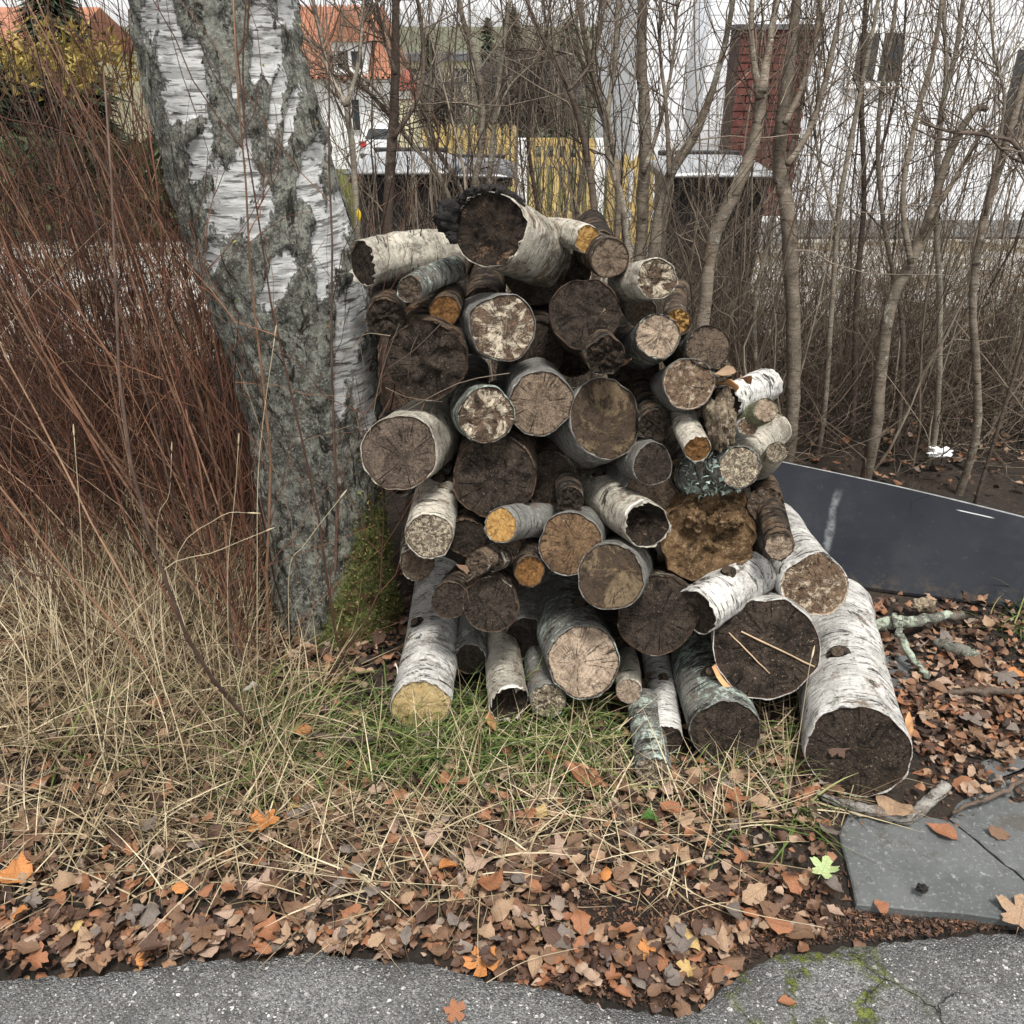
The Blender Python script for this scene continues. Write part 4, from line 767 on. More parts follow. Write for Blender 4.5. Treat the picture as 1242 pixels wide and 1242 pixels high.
def bare_tree(px, py_top, py_base, Y, wpx, label, n=900):
    a_ = P(px, py_base, Y); tp = P(px, py_top, Y); h = tp[2] - a_[2]; w = wpx * depth(a_) / FPX
    t = thing('bare_tree', label, 'tree', tuple(a_), 0, 'bare trees beyond the fence')
    v_, f_ = captube(spline([(0, 0, -.3), (.1, 0, h * .25), (-.1, 0, h * .5), (0, 0, h * .8)], 8), np.linspace(.2, .03, 8), 8); obj('trunk', v_, f_, m_ctr, t)
    d = rng.normal(size=(n, 3)); d /= np.linalg.norm(d, axis=1, keepdims=True); d[:, 2] *= .9; r1 = rng.uniform(.5, 1, n)[:, None]
    b0 = np.stack([0 * r1[:, 0], 0 * r1[:, 0], h * rng.uniform(.2, .6, n)], 1); tip = np.array([0, 0, h * .55]) + d * r1 * np.array([w / 2, w / 2, h * .45]); md_ = b0 * .45 + tip * .55 + rng.normal(size=(n, 3)) * w * .04
    t5 = np.linspace(0, 1, 6)[None, :, None]; Pt = b0[:, None] * (1 - t5) ** 2 + 2 * md_[:, None] * t5 * (1 - t5) + tip[:, None] * t5 ** 2 + rng.normal(size=(n, 6, 3)) * w * .008
    v_, f_ = tubes(Pt, np.tile(np.linspace(.03, .007, 6), (n, 1)) * rng.uniform(.5, 1.2, n)[:, None] * Y / 28, 3)
    tag(obj('crown', v_, f_, m_btw, t, attrs={'tint': np.repeat(rng.uniform(0, 1, n), 18)}), kind='stuff')
bare_tree(640, 30, 190, 27, 150, 'round dense bare tree behind the picket gate', 3400)
bare_tree(745, 20, 190, 31, 110, 'loose bare tree right of the round one', 700)
bare_tree(540, 60, 190, 31, 90, 'low bare tree left of the round one', 700)
n = 1700
a_ = P(72, 58, 9.5); t = thing('yellow_bush', 'bush with yellow autumn leaves behind the red shrubs', 'bush', (a_[0], 9.5, float(base_z(9.5)))); zc = a_[2] - float(base_z(9.5))
d = rng.normal(size=(n, 3)); d /= np.linalg.norm(d, axis=1, keepdims=True); c_ = d * rng.uniform(.1, 1.15, n)[:, None] * np.array([.8, .5, .30]) + (0, 0, zc - .10); V = (c_[:, None, :] + rng.normal(size=(n, 3, 3)) * .028).reshape(-1, 3)
tag(obj('leaf', V, np.arange(n * 3).reshape(-1, 3), m_yleaf, t, smooth=False, attrs={'tint': np.repeat(rng.uniform(0, 1, n), 3)}), kind='stuff')
st = np.array([[(0 + .1 * k, 0, 0), (.12 * k, 0, zc * .5), (.22 * k, .1, zc * .9)] for k in range(-3, 4)], float); v_, f_ = tubes(st, np.tile([.02, .012, .004], (7, 1)), 5); tag(obj('stem', v_, f_, m_ctr, t), kind='stuff')
a_ = P(10, 40, 20); t = thing('orange_roof_shed', 'orange-red roofed outbuilding at the far upper left', 'shed', (a_[0], 20, 0)); box('wall', -3, .9, 0, 4, -1.4, a_[2] - .35, m_cream, t); obj('roof', [(-3.2, -.3, a_[2] - .36), (1.1, -.3, a_[2] - .36), (1.1, 4.3, a_[2] - .36), (-3.2, 4.3, a_[2] - .36), (-3.2, 2, a_[2] + .5), (1.1, 2, a_[2] + .5)], [np.array([[0, 1, 5, 4], [2, 3, 4, 5], [0, 3, 2, 1]]), np.array([[0, 4, 3], [1, 2, 5]])], m_tile, t, smooth=False)
# clipped hedge running behind the yard at the left, and low grass bank under the car
m_hedge = tintmat('hedge_leaves', [(0, (.02, .03, .014)), (1, (.09, .11, .045))], .7, vs=4)
m_grassy = tintmat('bank_grass', [(0, (.10, .12, .03)), (1, (.30, .30, .10))], .8, vs=4)
n = 9000; c_ = np.stack([rng.uniform(-9, -2.1, n), rng.uniform(9.6, 10.4, n), float(base_z(10)) + rng.uniform(0, 1, n) ** .7 * 1.0], 1); V = (c_[:, None, :] + rng.normal(size=(n, 3, 3)) * .05).reshape(-1, 3)
o = obj('clipped_hedge', V, np.arange(n * 3).reshape(-1, 3), m_hedge, None, smooth=False, attrs={'tint': np.repeat(rng.uniform(0, 1, n), 3)}); tag(o, kind='stuff')
n = 7000; xg = rng.uniform(-3.2, 1.4, n); yg = rng.uniform(10.5, 13.5, n); z0 = base_z(yg); hh_ = rng.uniform(.05, .35, n); V = np.stack([np.stack([xg - .012, yg, z0], 1), np.stack([xg + .012, yg, z0], 1), np.stack([xg + rng.normal(size=n) * .05, yg, z0 + hh_ + .35], 1)], 1).reshape(-1, 3)
tag(obj('bank_grass', V, np.arange(n * 3).reshape(-1, 3), m_grassy, None, smooth=False, attrs={'tint': np.repeat(rng.uniform(0, 1, n), 3)}), kind='stuff')
# ------------------------------------------------------------------ bare saplings of the hedge
m_sap = [barkmat('grey_brown_sapling_bark', (.23, .19, .145), (.04, .03, .022), (.32, .31, .26), .62, .66, .62, .6, (.11, .065, .04), bs=.4), barkmat('dark_sapling_bark', (.12, .09, .07), (.025, .018, .014), (.2, .18, .15), .62, .66, .66, .62, (.07, .045, .03), bs=.4), barkmat('pale_sapling_bark', (.34, .295, .23), (.06, .045, .03), (.36, .35, .30), .62, .66, .62, .62, (.15, .1, .06), bs=.4)]
m_twig = tintmat('bare_hedge_twigs', [(0, (.045, .034, .027)), (.4, (.12, .09, .066)), (.75, (.24, .19, .14)), (1, (.38, .32, .25))], .8, vs=25)
m_redtw = tintmat('red_brown_shoots', [(0, (.022, .013, .010)), (.3, (.065, .034, .024)), (.6, (.14, .060, .036)), (.82, (.26, .135, .078)), (1, (.42, .31, .21))], .7, vs=25)
def side_twigs(paths, n, lmin, lmax, rad, K=6, up=.5, spread=.9, tmin=.15, sub=0):
    """n twigs branching off random places on the paths (N,K,3)"""
    N, KK, _ = paths.shape; i = rng.integers(0, N, n); f = rng.uniform(tmin, .97, n) * (KK - 1); a = f.astype(int); w = (f - a)[:, None]; p0 = paths[i, a] * (1 - w) + paths[i, a + 1] * w
    tg = paths[i, a + 1] - paths[i, a]; tg /= np.linalg.norm(tg, axis=1, keepdims=True) + 1e-9
    d = tg * up + rng.normal(size=(n, 3)) * spread * .6 + (0, 0, .15); d /= np.linalg.norm(d, axis=1, keepdims=True); L = rng.uniform(lmin, lmax, n)[:, None]
    bend = rng.normal(size=(n, 3)) * .22 + (0, 0, .12); t = np.linspace(0, 1, K)[None, :, None]
    Pt = p0[:, None] + d[:, None] * L[:, None] * t + bend[:, None] * L[:, None] * t ** 2; wob = np.cumsum(rng.normal(size=(n, K, 3)) * .028, axis=1) * L[:, None]; wob[:, 0] = 0
    return Pt + wob, np.linspace(1, .35, K)[None] * (rad * rng.uniform(.6, 1.3, n))[:, None]
def twig_obj(name, Pt, Rd, mat, parent, S=3, lo=0, hi=1, loc=None):
    V, F = tubes(Pt, Rd, S); n = len(Pt)
    if loc is not None: V = V - loc
    o = obj(name, V, F, mat, parent, attrs={'tint': np.repeat(rng.uniform(lo, hi, n), V.shape[0] // n)}); tag(o, kind='stuff'); return o
SAP = [ # (Y, material, [(px, py, radius px)...] from the ground up, [branches...], label)
 (3.1, 1, [(466, 420, 9), (470, 285, 8), (474, 190, 8), (479, 110, 7), (480, 0, 6), (484, -90, 4)], [[(476, 170, 4), (510, 110, 3), (512, 40, 3), (500, -30, 2)], [(480, 90, 3), (462, 30, 2.5), (452, -40, 2)]], 'dark straight sapling just right of the birch trunk'),
 (3.0, 2, [(430, 400, 6), (434, 300, 6), (428, 190, 6), (420, 125, 6)], [[(420, 128, 5), (400, 90, 4.5), (388, 40, 4), (372, -40, 3)], [(420, 128, 5), (434, 80, 4), (440, 20, 4), (446, -50, 3)]], 'pale forked sapling leaning on the birch trunk edge'),
 (3.3, 0, [(572, 400, 4.5), (545, 240, 4.5), (500, 175, 4.5), (455, 120, 4.5), (405, 70, 4), (362, 42, 3), (330, 20, 2)], [[(500, 175, 3), (470, 130, 2.5), (440, 95, 2), (395, 92, 1.5)]], 'long sapling leaning far left across the orange-roofed house'),
 (3.4, 0, [(560, 400, 5), (563, 250, 5), (530, 180, 4.5), (505, 100, 4), (470, 40, 3.5), (430, -40, 3)], [], 'thin sapling leaning left behind the charred log'),
 (3.25, 0, [(568, 400, 7), (572, 250, 7), (585, 170, 6), (580, 90, 5), (556, 0, 5), (550, -80, 4)], [[(583, 130, 3), (560, 125, 2.5), (535, 128, 2), (510, 150, 1.5)]], 'grey sapling rising behind the charred log'),
 (3.3, 2, [(588, 400, 6), (592, 240, 6), (602, 130, 5), (612, 50, 4.5), (626, -60, 3.5)], [[(600, 150, 3), (618, 105, 2.5), (650, 70, 2), (668, 10, 1.5)]], 'pale sapling beside the grey one above the charred log'),
 (3.1, 1, [(722, 420, 7), (722, 275, 7), (712, 190, 7), (692, 112, 6), (660, 50, 3.5), (630, -20, 3)], [[(690, 110, 3), (720, 70, 2.5), (735, 0, 2)]], 'dark bowed sapling crossing the picket gate'),
 (3.2, 0, [(735, 420, 6), (750, 260, 6), (742, 175, 6), (725, 120, 6), (708, 40, 6), (695, -60, 5)], [[(742, 180, 3), (735, 130, 2.5), (700, 70, 2), (650, 62, 1.5), (610, 60, 1)]], 'grey sapling curving over the right gate post'),
 (3.35, 0, [(770, 420, 9), (778, 280, 9), (782, 160, 9), (778, 60, 8), (782, -80, 6)], [[(780, 210, 4), (800, 150, 3), (815, 80, 2.5), (822, 0, 2)]], 'thick upright sapling left of the wide black bin'),
 (3.2, 2, [(768, 420, 7), (757, 260, 7), (735, 170, 6), (745, 80, 5), (752, -60, 4)], [], 'pale sapling beside the thick upright one'),
 (3.3, 0, [(782, 420, 9), (795, 290, 9), (812, 215, 8), (845, 160, 7), (870, 90, 4.5), (886, 20, 4), (900, -80, 3)], [[(812, 215, 4), (808, 130, 3), (800, 50, 2.5), (805, -60, 2)]], 'sapling sweeping right in front of the wide black bin'),
 (3.1, 0, [(842, 480, 9), (856, 360, 10), (866, 290, 10), (896, 225, 9), (915, 170, 9), (924, 110, 9)], [[(924, 112, 8), (934, 50, 5), (945, -20, 5), (955, -90, 4)], [(922, 120, 7), (912, 50, 4), (914, -60, 3.5)]], 'crooked sapling bending in front of the brick chimney'),
 (3.25, 0, [(962, 500, 10), (962, 380, 11), (955, 260, 11), (946, 205, 11), (950, 130, 9), (960, 60, 8), (972, -60, 6)], [[(955, 200, 5), (985, 150, 4.5), (1010, 60, 4), (1030, -40, 3)], [(952, 150, 5), (975, 100, 4), (992, 30, 3.5), (1000, -60, 3)]], 'thick sapling standing before the right side of the brick chimney'),
 (3.4, 2, [(1000, 500, 5), (1010, 360, 5), (1018, 250, 5), (1040, 130, 5), (1062, 20, 4), (1075, -60, 3)], [[(1015, 280, 3), (995, 200, 3), (985, 140, 2.5), (965, 40, 2)]], 'pale slim sapling right of the chimney'),
 (3.5, 1, [(1035, 500, 6), (1040, 350, 6), (1048, 240, 5), (1045, 120, 5), (1050, 0, 4), (1058, -80, 3)], [[(1048, 230, 3), (1075, 160, 3), (1095, 60, 2.5), (1100, -40, 2)]], 'dark slim sapling in front of the far window'),
 (3.15, 0, [(1062, 520, 9), (1078, 380, 9), (1105, 320, 8), (1125, 270, 7), (1150, 190, 6), (1180, 135, 5), (1196, 132, 4.5)], [[(1125, 270, 4), (1165, 205, 3.5), (1190, 160, 3)], [(1105, 320, 5), (1095, 240, 4), (1110, 150, 4), (1135, 50, 3.5), (1150, -60, 3)]], 'leaning sapling with cut-off top at the right'),
 (3.3, 2, [(1135, 520, 6), (1140, 380, 6), (1136, 250, 6), (1142, 140, 5.5), (1160, 60, 5), (1175, -60, 4)], [[(1140, 150, 4.5), (1148, 90, 4), (1145, 20, 3.5), (1150, -60, 3)]], 'upright pale sapling in front of the white house'),
 (3.1, 0, [(1185, 520, 8), (1180, 360, 8), (1195, 260, 8), (1216, 190, 8), (1236, 120, 7), (1262, 20, 6), (1280, -60, 4)], [[(1216, 190, 3.5), (1240, 175, 3), (1290, 168, 2)], [(1195, 262, 4), (1218, 130, 3), (1205, 60, 2.5), (1198, -40, 2)]], 'sapling at the right edge leaning out of the picture'),
 (2.9, 1, [(1262, 330, 4), (1240, 190, 4), (1200, 165, 4), (1155, 160, 3.5), (1115, 148, 2.5)], [[(1200, 165, 3), (1225, 190, 2.5), (1262, 205, 2)]], 'dark branch reaching in from the right edge'),
 (3.45, 0, [(1090, 520, 5), (1095, 400, 5), (1070, 260, 4.5), (1066, 140, 4), (1085, 20, 3.5), (1090, -60, 3)], [], 'slender sapling between the leaning and the dark slim one'),
 (3.5, 2, [(920, 500, 4.5), (915, 380, 4.5), (930, 300, 4), (960, 180, 4), (985, 60, 3), (1000, -40, 2.5)], [], 'thin pale sapling crossing the brick chimney'),
 (3.4, 1, [(640, 420, 4.5), (655, 290, 4.5), (640, 160, 4), (660, 60, 3.5), (672, -40, 3)], [], 'thin dark sapling in front of the ochre fence'),
 (3.6, 0, [(690, 420, 4), (700, 260, 4), (715, 140, 3.5), (700, 40, 3), (705, -60, 2.5)], [], 'thin sapling in front of the picket gate'),
]
allp = []
for (Y, mi, main, brs, lab) in SAP:
    zb0 = gz(0, Y + .3); p0 = P(main[0][0], main[0][1], Y); foot = np.array([p0[0] + .02, Y + .05, gz(p0[0], Y) - .04])
    # the foot stands on the ground under the lowest drawn point
    t = thing('sapling', lab, 'sapling', tuple(foot), 0, 'bare saplings of the hedge')
    def mk(name, pts, ybend, root=None):
        c3 = [P(a, b_, Y + ybend * k + .03 * nz(a * .01, k * 1.7)) for k, (a, b_, _) in enumerate(pts)]; rr = [pxm(q_[2] * (.80 if main[0][2] >= 9 else .60), c) for q_, c in zip(pts, c3)]
        if root is not None: c3 = [root] + c3; rr = [rr[0] * 1.15] + rr
        K = 4 * len(c3); sp = spline(c3, K); rs = np.interp(np.linspace(0, len(rr) - 1, K), range(len(rr)), rr); sp[1:-1] += np.array([[nz(i * .9, a_, 3.3), nz(i * .9, a_, 8.1), 0] for i, a_ in zip(range(K - 2), [pts[0][0]] * K)]) * rs[1:-1, None] * .22
        rs = rs * (1 + .12 * np.array([nz(i * 1.7, pts[0][1]) for i in range(K)]))
        v_, f_ = captube(sp, rs, 9); obj(name, v_ - foot, f_, m_sap[mi], t); return sp
    sps = [mk('trunk', main, .02, foot)] + [mk('branch', b_, .05) for b_ in brs]
    Ks = np.array([spline(s_, 16) for s_ in sps]); allp.append(Ks)
    tw, rd = side_twigs(Ks, 26 + 12 * len(brs), .15, .6, .0026, 7, .8, .8, .3); tw2, rd2 = side_twigs(tw, 60, .08, .28, .0014, 7, .7, 1, .2)
    twig_obj('twig', np.concatenate([tw, tw2]), np.concatenate([rd, rd2]), m_twig, t, 3, .1, .85, foot)
# the thicket of thin stems and twigs between them (nobody could count it)
def stems(bx_, by_, dx, dy, h, K, wob, r0, r1):
    n = len(bx_); base = np.stack([bx_, by_, np.array([gz(a, c_) for a, c_ in zip(bx_, by_)]) - .03], 1); tip = base + np.stack([dx, dy, h], 1); t = np.linspace(0, 1, K)[None, :, None]
    bow = rng.normal(size=(n, 1, 3)) * wob * np.array([1, 1, .2]); Pt = base[:, None] + (tip - base)[:, None] * t + bow * np.sin(math.pi * t) + np.cumsum(rng.normal(size=(n, K, 3)) * wob * .13, axis=1) * (t > 0)
    Rd = (np.linspace(1, .3, K)[None] * rng.uniform(r0, r1, n)[:, None]); return Pt, Rd
n = 150; by_ = rng.uniform(3.3, 5.2, n); bx_ = np.where(rng.uniform(0, 1, n) < .64, rng.uniform(.85, 3.4, n), rng.uniform(-.75, .9, n)) * (by_ / 4.2) ** .7
Pt, Rd = stems(bx_, by_, rng.normal(size=n) * .22, rng.normal(size=n) * .2, rng.uniform(.9, 2.8, n), 12, .12, .0025, .0062)
sd1, rd1 = side_twigs(Pt, 1500, .15, .7, .0019, 7, .9, 1.1, .12); sd2, rd2 = side_twigs(sd1, 2600, .06, .3, .0011, 7, .7, 1.2, .1)
twig_obj('hedge_stems', Pt, Rd, m_twig, None, 5, .2, .95); twig_obj('hedge_twigs', sd1, rd1, m_twig, None, 3, .05, .95); twig_obj('hedge_twigs', sd2, rd2, m_twig, None, 3, .0, .9)
n = 420; by_ = rng.uniform(3.4, 5.4, n); bx_ = rng.uniform(-.9, 3.4, n) * (by_ / 4.2) ** .7
Pt, Rd = stems(bx_, by_, rng.normal(size=n) * .3, rng.normal(size=n) * .2, rng.uniform(.6, 2.4, n), 10, .16, .0012, .003)
twig_obj('hedge_stems', Pt, Rd, m_twig, None, 4, .2, 1)
n = 2500; by_ = rng.uniform(3.4, 5.2, n); bx_ = rng.uniform(.5, 3.5, n); k = rng.uniform(0, 1, n) < .25; bx_[k] = rng.uniform(-.8, .6, k.sum())
Pt, Rd = stems(bx_, by_, rng.normal(size=n) * .28, rng.normal(size=n) * .2, rng.uniform(.3, 1.15, n), 9, .15, .0010, .0024)
twig_obj('twig_tangle', Pt, Rd, m_twig, None, 3, 0, .8)
# low tangle of arching twigs at the hedge foot
n = 3400; by_ = rng.uniform(3.4, 4.8, n); bx_ = rng.uniform(.72, 3.3, n); k = rng.uniform(0, 1, n) < .3; bx_[k] = rng.uniform(-.8, .9, k.sum()); by_[k] = rng.uniform(3.2, 4.6, k.sum())
Pt, Rd = stems(bx_, by_, rng.normal(size=n) * .35, rng.normal(size=n) * .3, rng.uniform(.08, .85, n), 8, .18, .0010, .0028)
twig_obj('twig_tangle', Pt, Rd, m_twig, None, 3, 0, .9)
# loose twigs fallen over the upper left logs
n = 6; Pt = []
for i in range(n):
    px, py = rng.uniform(455, 580), rng.uniform(380, 500); a_ = P(px, py, Yface(py) - .03); d = rng.normal(size=3) * (.10, .02, .05) + (-.04, 0, -.02); Pt.append(spline([a_ - d, a_ + rng.normal(size=3) * .02, a_ + d], 7))
twig_obj('loose_twigs', np.array(Pt), np.tile(np.linspace(.0012, .0006, 7), (n, 1)), m_twig, None, 4, .3, .8)
# one yellow leaf still hanging on the sapling by the birch
p_ = P(435, 261, 2.93); V = []; K = 7
for i in range(K):
    u = i / (K - 1); w = .0075 * math.sin(math.pi * u ** .8) ; V += [(-w, .002, -.042 * u), (0, -.002, -.042 * u), (w, .003, -.042 * u)]
o = obj('hanging_leaf', V, np.array([[3 * i + j, 3 * i + j + 1, 3 * i + j + 4, 3 * i + j + 3] for i in range(K - 1) for j in range(2)]), simple('bright_yellow_leaf', (.75, .52, .02), .5, .1, 10, .1)); o.location = tuple(p_ + (0, 0, .02)); tag(o, 'bright yellow leaf hanging from the pale forked sapling', 'leaf')

# ------------------------------------------------------------------ red-brown shrubs at the left
SHR = [(-1.95, 2.95, 'dense red-brown shrub at the left picture edge', 60, -.25), (-1.55, 3.15, 'red-brown shrub of upright shoots second from the left edge', 70, -.15), (-1.22, 2.75, 'tall red-brown shrub in front of the yellow bush', 80, -.12), (-.98, 2.9, 'red-brown shrub close behind the birch trunk', 70, -.10), (-.80, 2.12, 'red-brown shrub rising at the left foot of the birch', 46, -.16), (-1.45, 2.5, 'brown shrub leaning left above the pale slab', 55, -.3)]
m_stem = [simple('red_shoot_bark', (.125, .052, .034), .65, .4, 20, .2), simple('brown_shoot_bark', (.10, .066, .05), .7, .4, 20, .2), simple('tan_shoot_bark', (.19, .11, .068), .7, .3, 20, .2)]
for (x, y, lab, ns_, lean) in SHR:
    loc = np.array([x, y, gz(x, y)]); t = thing('red_twig_shrub', lab, 'shrub', tuple(loc), 0, 'red-brown shrubs left of the birch')
    bx_ = x + rng.normal(size=ns_) * .17; by_ = y + rng.normal(size=ns_) * .17; h = rng.uniform(.7, 1.85, ns_)
    Pt, Rd = stems(bx_, by_, lean * h + rng.normal(size=ns_) * .18 + (bx_ - x) * .7, rng.normal(size=ns_) * .16, h, 11, .06, .0028, .0058)
    od = np.argsort(-Rd[:, 0])
    for j in od[:16]:
        v_, f_ = captube(Pt[j], Rd[j] * .95, 6); obj('stem', v_ - loc, f_, m_stem[int(rng.integers(0, 3))], t)
    rest = od[16:]; sd1, rd1 = side_twigs(Pt, ns_ * 6, .15, .6, .0016, 7, 1.0, .75, .1); sd2, rd2 = side_twigs(sd1, ns_ * 13, .05, .25, .0010, 5, .9, .9, .1)
    twig_obj('thin_stem', Pt[rest], Rd[rest], m_redtw, t, 4, 0, .9, loc); twig_obj('twig', sd1, rd1, m_redtw, t, 3, 0, .82, loc); twig_obj('twig', sd2, rd2, m_redtw, t, 3, 0, .8, loc)
# shoots that stand right in front of the birch
loc = np.array(G(285, 700)); loc[2] = gz(loc[0], loc[1]); t = thing('red_twig_shrub', 'few thin red shoots standing in front of the birch bark', 'shrub', tuple(loc), 0, 'red-brown shrubs left of the birch')
ctl = [[(290, 690), (282, 420), (272, 290), (245, 160), (205, 30)], [(282, 690), (276, 420), (284, 300), (305, 190), (335, 90)], [(300, 690), (295, 450), (270, 280), (238, 200), (215, 120)], [(310, 690), (318, 400), (325, 270), (332, 160)], [(275, 690), (250, 420), (215, 300), (190, 210), (185, 110)], [(270, 690), (240, 500), (190, 420), (120, 400)]]
Pt = []
for c_ in ctl:
    Yb = loc[1] - .02; s_ = spline([P(a, b_, Yb - .02 * i) for i, (a, b_) in enumerate(c_)], 12); s_ += np.cumsum(rng.normal(size=s_.shape) * .004, 0); Pt.append(s_)
    v_, f_ = captube(s_, np.linspace(.0042, .0012, 12), 5); obj('stem', v_ - loc, f_, m_stem[len(Pt) % 3], t)
sd1, rd1 = side_twigs(np.array(Pt), 60, .08, .35, .0014, 7, 1., .6, .35); twig_obj('twig', sd1, rd1, m_redtw, t, 3, .2, .95, loc)
# grey-brown twig tangle low in front of the shrubs
n = 1300; bx_ = rng.uniform(-2.3, -.62, n); by_ = rng.uniform(2.2, 3.6, n); Pt, Rd = stems(bx_, by_, rng.normal(size=n) * .35, rng.normal(size=n) * .25, rng.uniform(.1, 1.1, n), 8, .16, .0009, .0022)
twig_obj('shrub_tangle', Pt, Rd, m_redtw, None, 3, .25, 1)
# ------------------------------------------------------------------ ground things at the right
# dark sheet lying behind the logs
m_sheet, nt, b = newmat('dark_slate_sheet'); v = coord(nt, rand=False); n1 = ns(nt, v, 3, 6, .6); n2 = ns(nt, v, 40, 6, .7)
c = mix(nt, sm(nt, n1, .3, .7), (.013, .0145, .0185), (.019, .021, .026)); c = mix(nt, sm(nt, ns(nt, v, 4, 6, .65), .5, .66, 0, .35), c, (.035, .036, .04)); c = mix(nt, sm(nt, n2, .6, .74, 0, .15), c, (.12, .12, .12)); c = mix(nt, ma(nt, 'MULTIPLY', sm(nt, nd(nt, 'ShaderNodeSeparateXYZ', {0: nt.nodes.new('ShaderNodeUVMap').outputs[0]}, out=1), .22, .0), sm(nt, ns(nt, v, 20, 8, .8), .46, .64)), c, (.05, .04, .03))
sp = ns(nt, v, 75, 2, .5); c = mix(nt, sm(nt, sp, .83, .85), c, (.6, .6, .58)); uvn = nt.nodes.new('ShaderNodeUVMap').outputs[0]
sxy = nd(nt, 'ShaderNodeVectorRotate', {'Vector': vm(nt, 'SUBTRACT', uvn, (.205, .52, 0)), 'Angle': R(8)}); X_ = nd(nt, 'ShaderNodeSeparateXYZ', {0: sxy}, out=0); Y_ = nd(nt, 'ShaderNodeSeparateXYZ', {0: sxy}, out=1)
sc_ = ma(nt, 'MULTIPLY', sm(nt, ma(nt, 'ABSOLUTE', ma(nt, 'ADD', X_, ma(nt, 'MULTIPLY', ns(nt, v, 14, 3), .03))), .018, .003), sm(nt, ma(nt, 'ABSOLUTE', Y_), .36, .2)); c = mix(nt, ma(nt, 'MULTIPLY', sc_, ma(nt, 'ADD', .25, ma(nt, 'MULTIPLY', sm(nt, n2, .4, .6), .5))), c, (.15, .155, .16))
lx = nd(nt, 'ShaderNodeSeparateXYZ', {0: uvn}, out=0); ly = nd(nt, 'ShaderNodeSeparateXYZ', {0: uvn}, out=1)
sc2 = ma(nt, 'MULTIPLY', sm(nt, ma(nt, 'ABSOLUTE', ma(nt, 'SUBTRACT', ly, ma(nt, 'ADD', .86, ma(nt, 'MULTIPLY', lx, .05)))), .008, .003), sm(nt, ma(nt, 'ABSOLUTE', ma(nt, 'SUBTRACT', lx, .66)), .06, .04)); c = mix(nt, sc2, c, (.4, .4, .4))
put(nt, b.inputs['Base Color'], c); b.inputs['Roughness'].default_value = .75; b.inputs['Specular IOR Level'].default_value = .08; bump(nt, b, n2, .1, .003)
c4 = [G(955, 700, .03), G(1330, 748, .02), G(1330, 650, .17), G(930, 556, .2)]; c4 = np.array(c4)
N1, N2 = 24, 12; V = []; UV = []
for k in (0, 1):
    for j in range(N2 + 1):
        for i in range(N1 + 1):
            u, w = i / N1, j / N2; p_ = (c4[0] * (1 - u) + c4[1] * u) * (1 - w) + (c4[3] * (1 - u) + c4[2] * u) * w; p_ = p_ + (0, 0, .012 * math.sin(u * 3) * w - k * .010); V.append(p_); UV.append((u, w))
m_ = (N1 + 1) * (N2 + 1); ix = lambda i, j, k=0: k * m_ + j * (N1 + 1) + i
F = [[ix(i, j), ix(i + 1, j), ix(i + 1, j + 1), ix(i, j + 1)] for j in range(N2) for i in range(N1)] + [[ix(i, j, 1), ix(i, j + 1, 1), ix(i + 1, j + 1, 1), ix(i + 1, j, 1)] for j in range(N2) for i in range(N1)]
F += [[ix(i, 0, 1), ix(i + 1, 0, 1), ix(i + 1, 0), ix(i, 0)] for i in range(N1)] + [[ix(i, N2), ix(i + 1, N2), ix(i + 1, N2, 1), ix(i, N2, 1)] for i in range(N1)] + [[ix(0, j), ix(0, j + 1), ix(0, j + 1, 1), ix(0, j, 1)] for j in range(N2)] + [[ix(N1, j, 1), ix(N1, j + 1, 1), ix(N1, j + 1), ix(N1, j)] for j in range(N2)]
t = thing('dark_sheet', 'large dark slate-grey sheet with scuffs lying behind the lower right logs', 'sheet', tuple(c4[0])); obj('board', np.array(V) - c4[0], np.array(F), m_sheet, t, smooth=False, uv=UV)
e_ = np.array([c4[3] * (1 - u) + c4[2] * u + (0, 0, .012 * math.sin(u * 3) - .004) for u in np.linspace(0, 1, 25)]) - c4[0]; v_, f_ = captube(e_, np.full(25, .005), 6); obj('edge_strip', v_, f_, simple('grey_edge', (.22, .22, .22), .7, .3, 30, .2), t)
# flagstones
m_flag, nt, b = newmat('grey_flagstone'); v = coord(nt); n1 = ns(nt, v, 5, 7, .65); n2 = ns(nt, v, 60, 6, .7)
c = mix(nt, sm(nt, n1, .3, .7), (.052, .056, .056), (.098, .102, .100)); c = mix(nt, sm(nt, n2, .58, .72, 0, .6), c, (.30, .31, .30)); c = mix(nt, sm(nt, ns(nt, v, 38, 8, .8), .60, .66, 0, .8), c, (.03, .025, .02)); c = mix(nt, sm(nt, ns(nt, v, 6, 9, .8), .52, .60, 0, .7), c, (.05, .04, .03)); c = mix(nt, sm(nt, ns(nt, v, 110, 5, .8), .56, .66, 0, .5), c, (.26, .26, .25))
put(nt, b.inputs['Base Color'], c); b.inputs['Roughness'].default_value = .65; bump(nt, b, ma(nt, 'ADD', n1, ma(nt, 'MULTIPLY', n2, .4)), .5, .008)
path = bpy.data.objects.new('path', None); col.objects.link(path); tag(path, kind='structure')
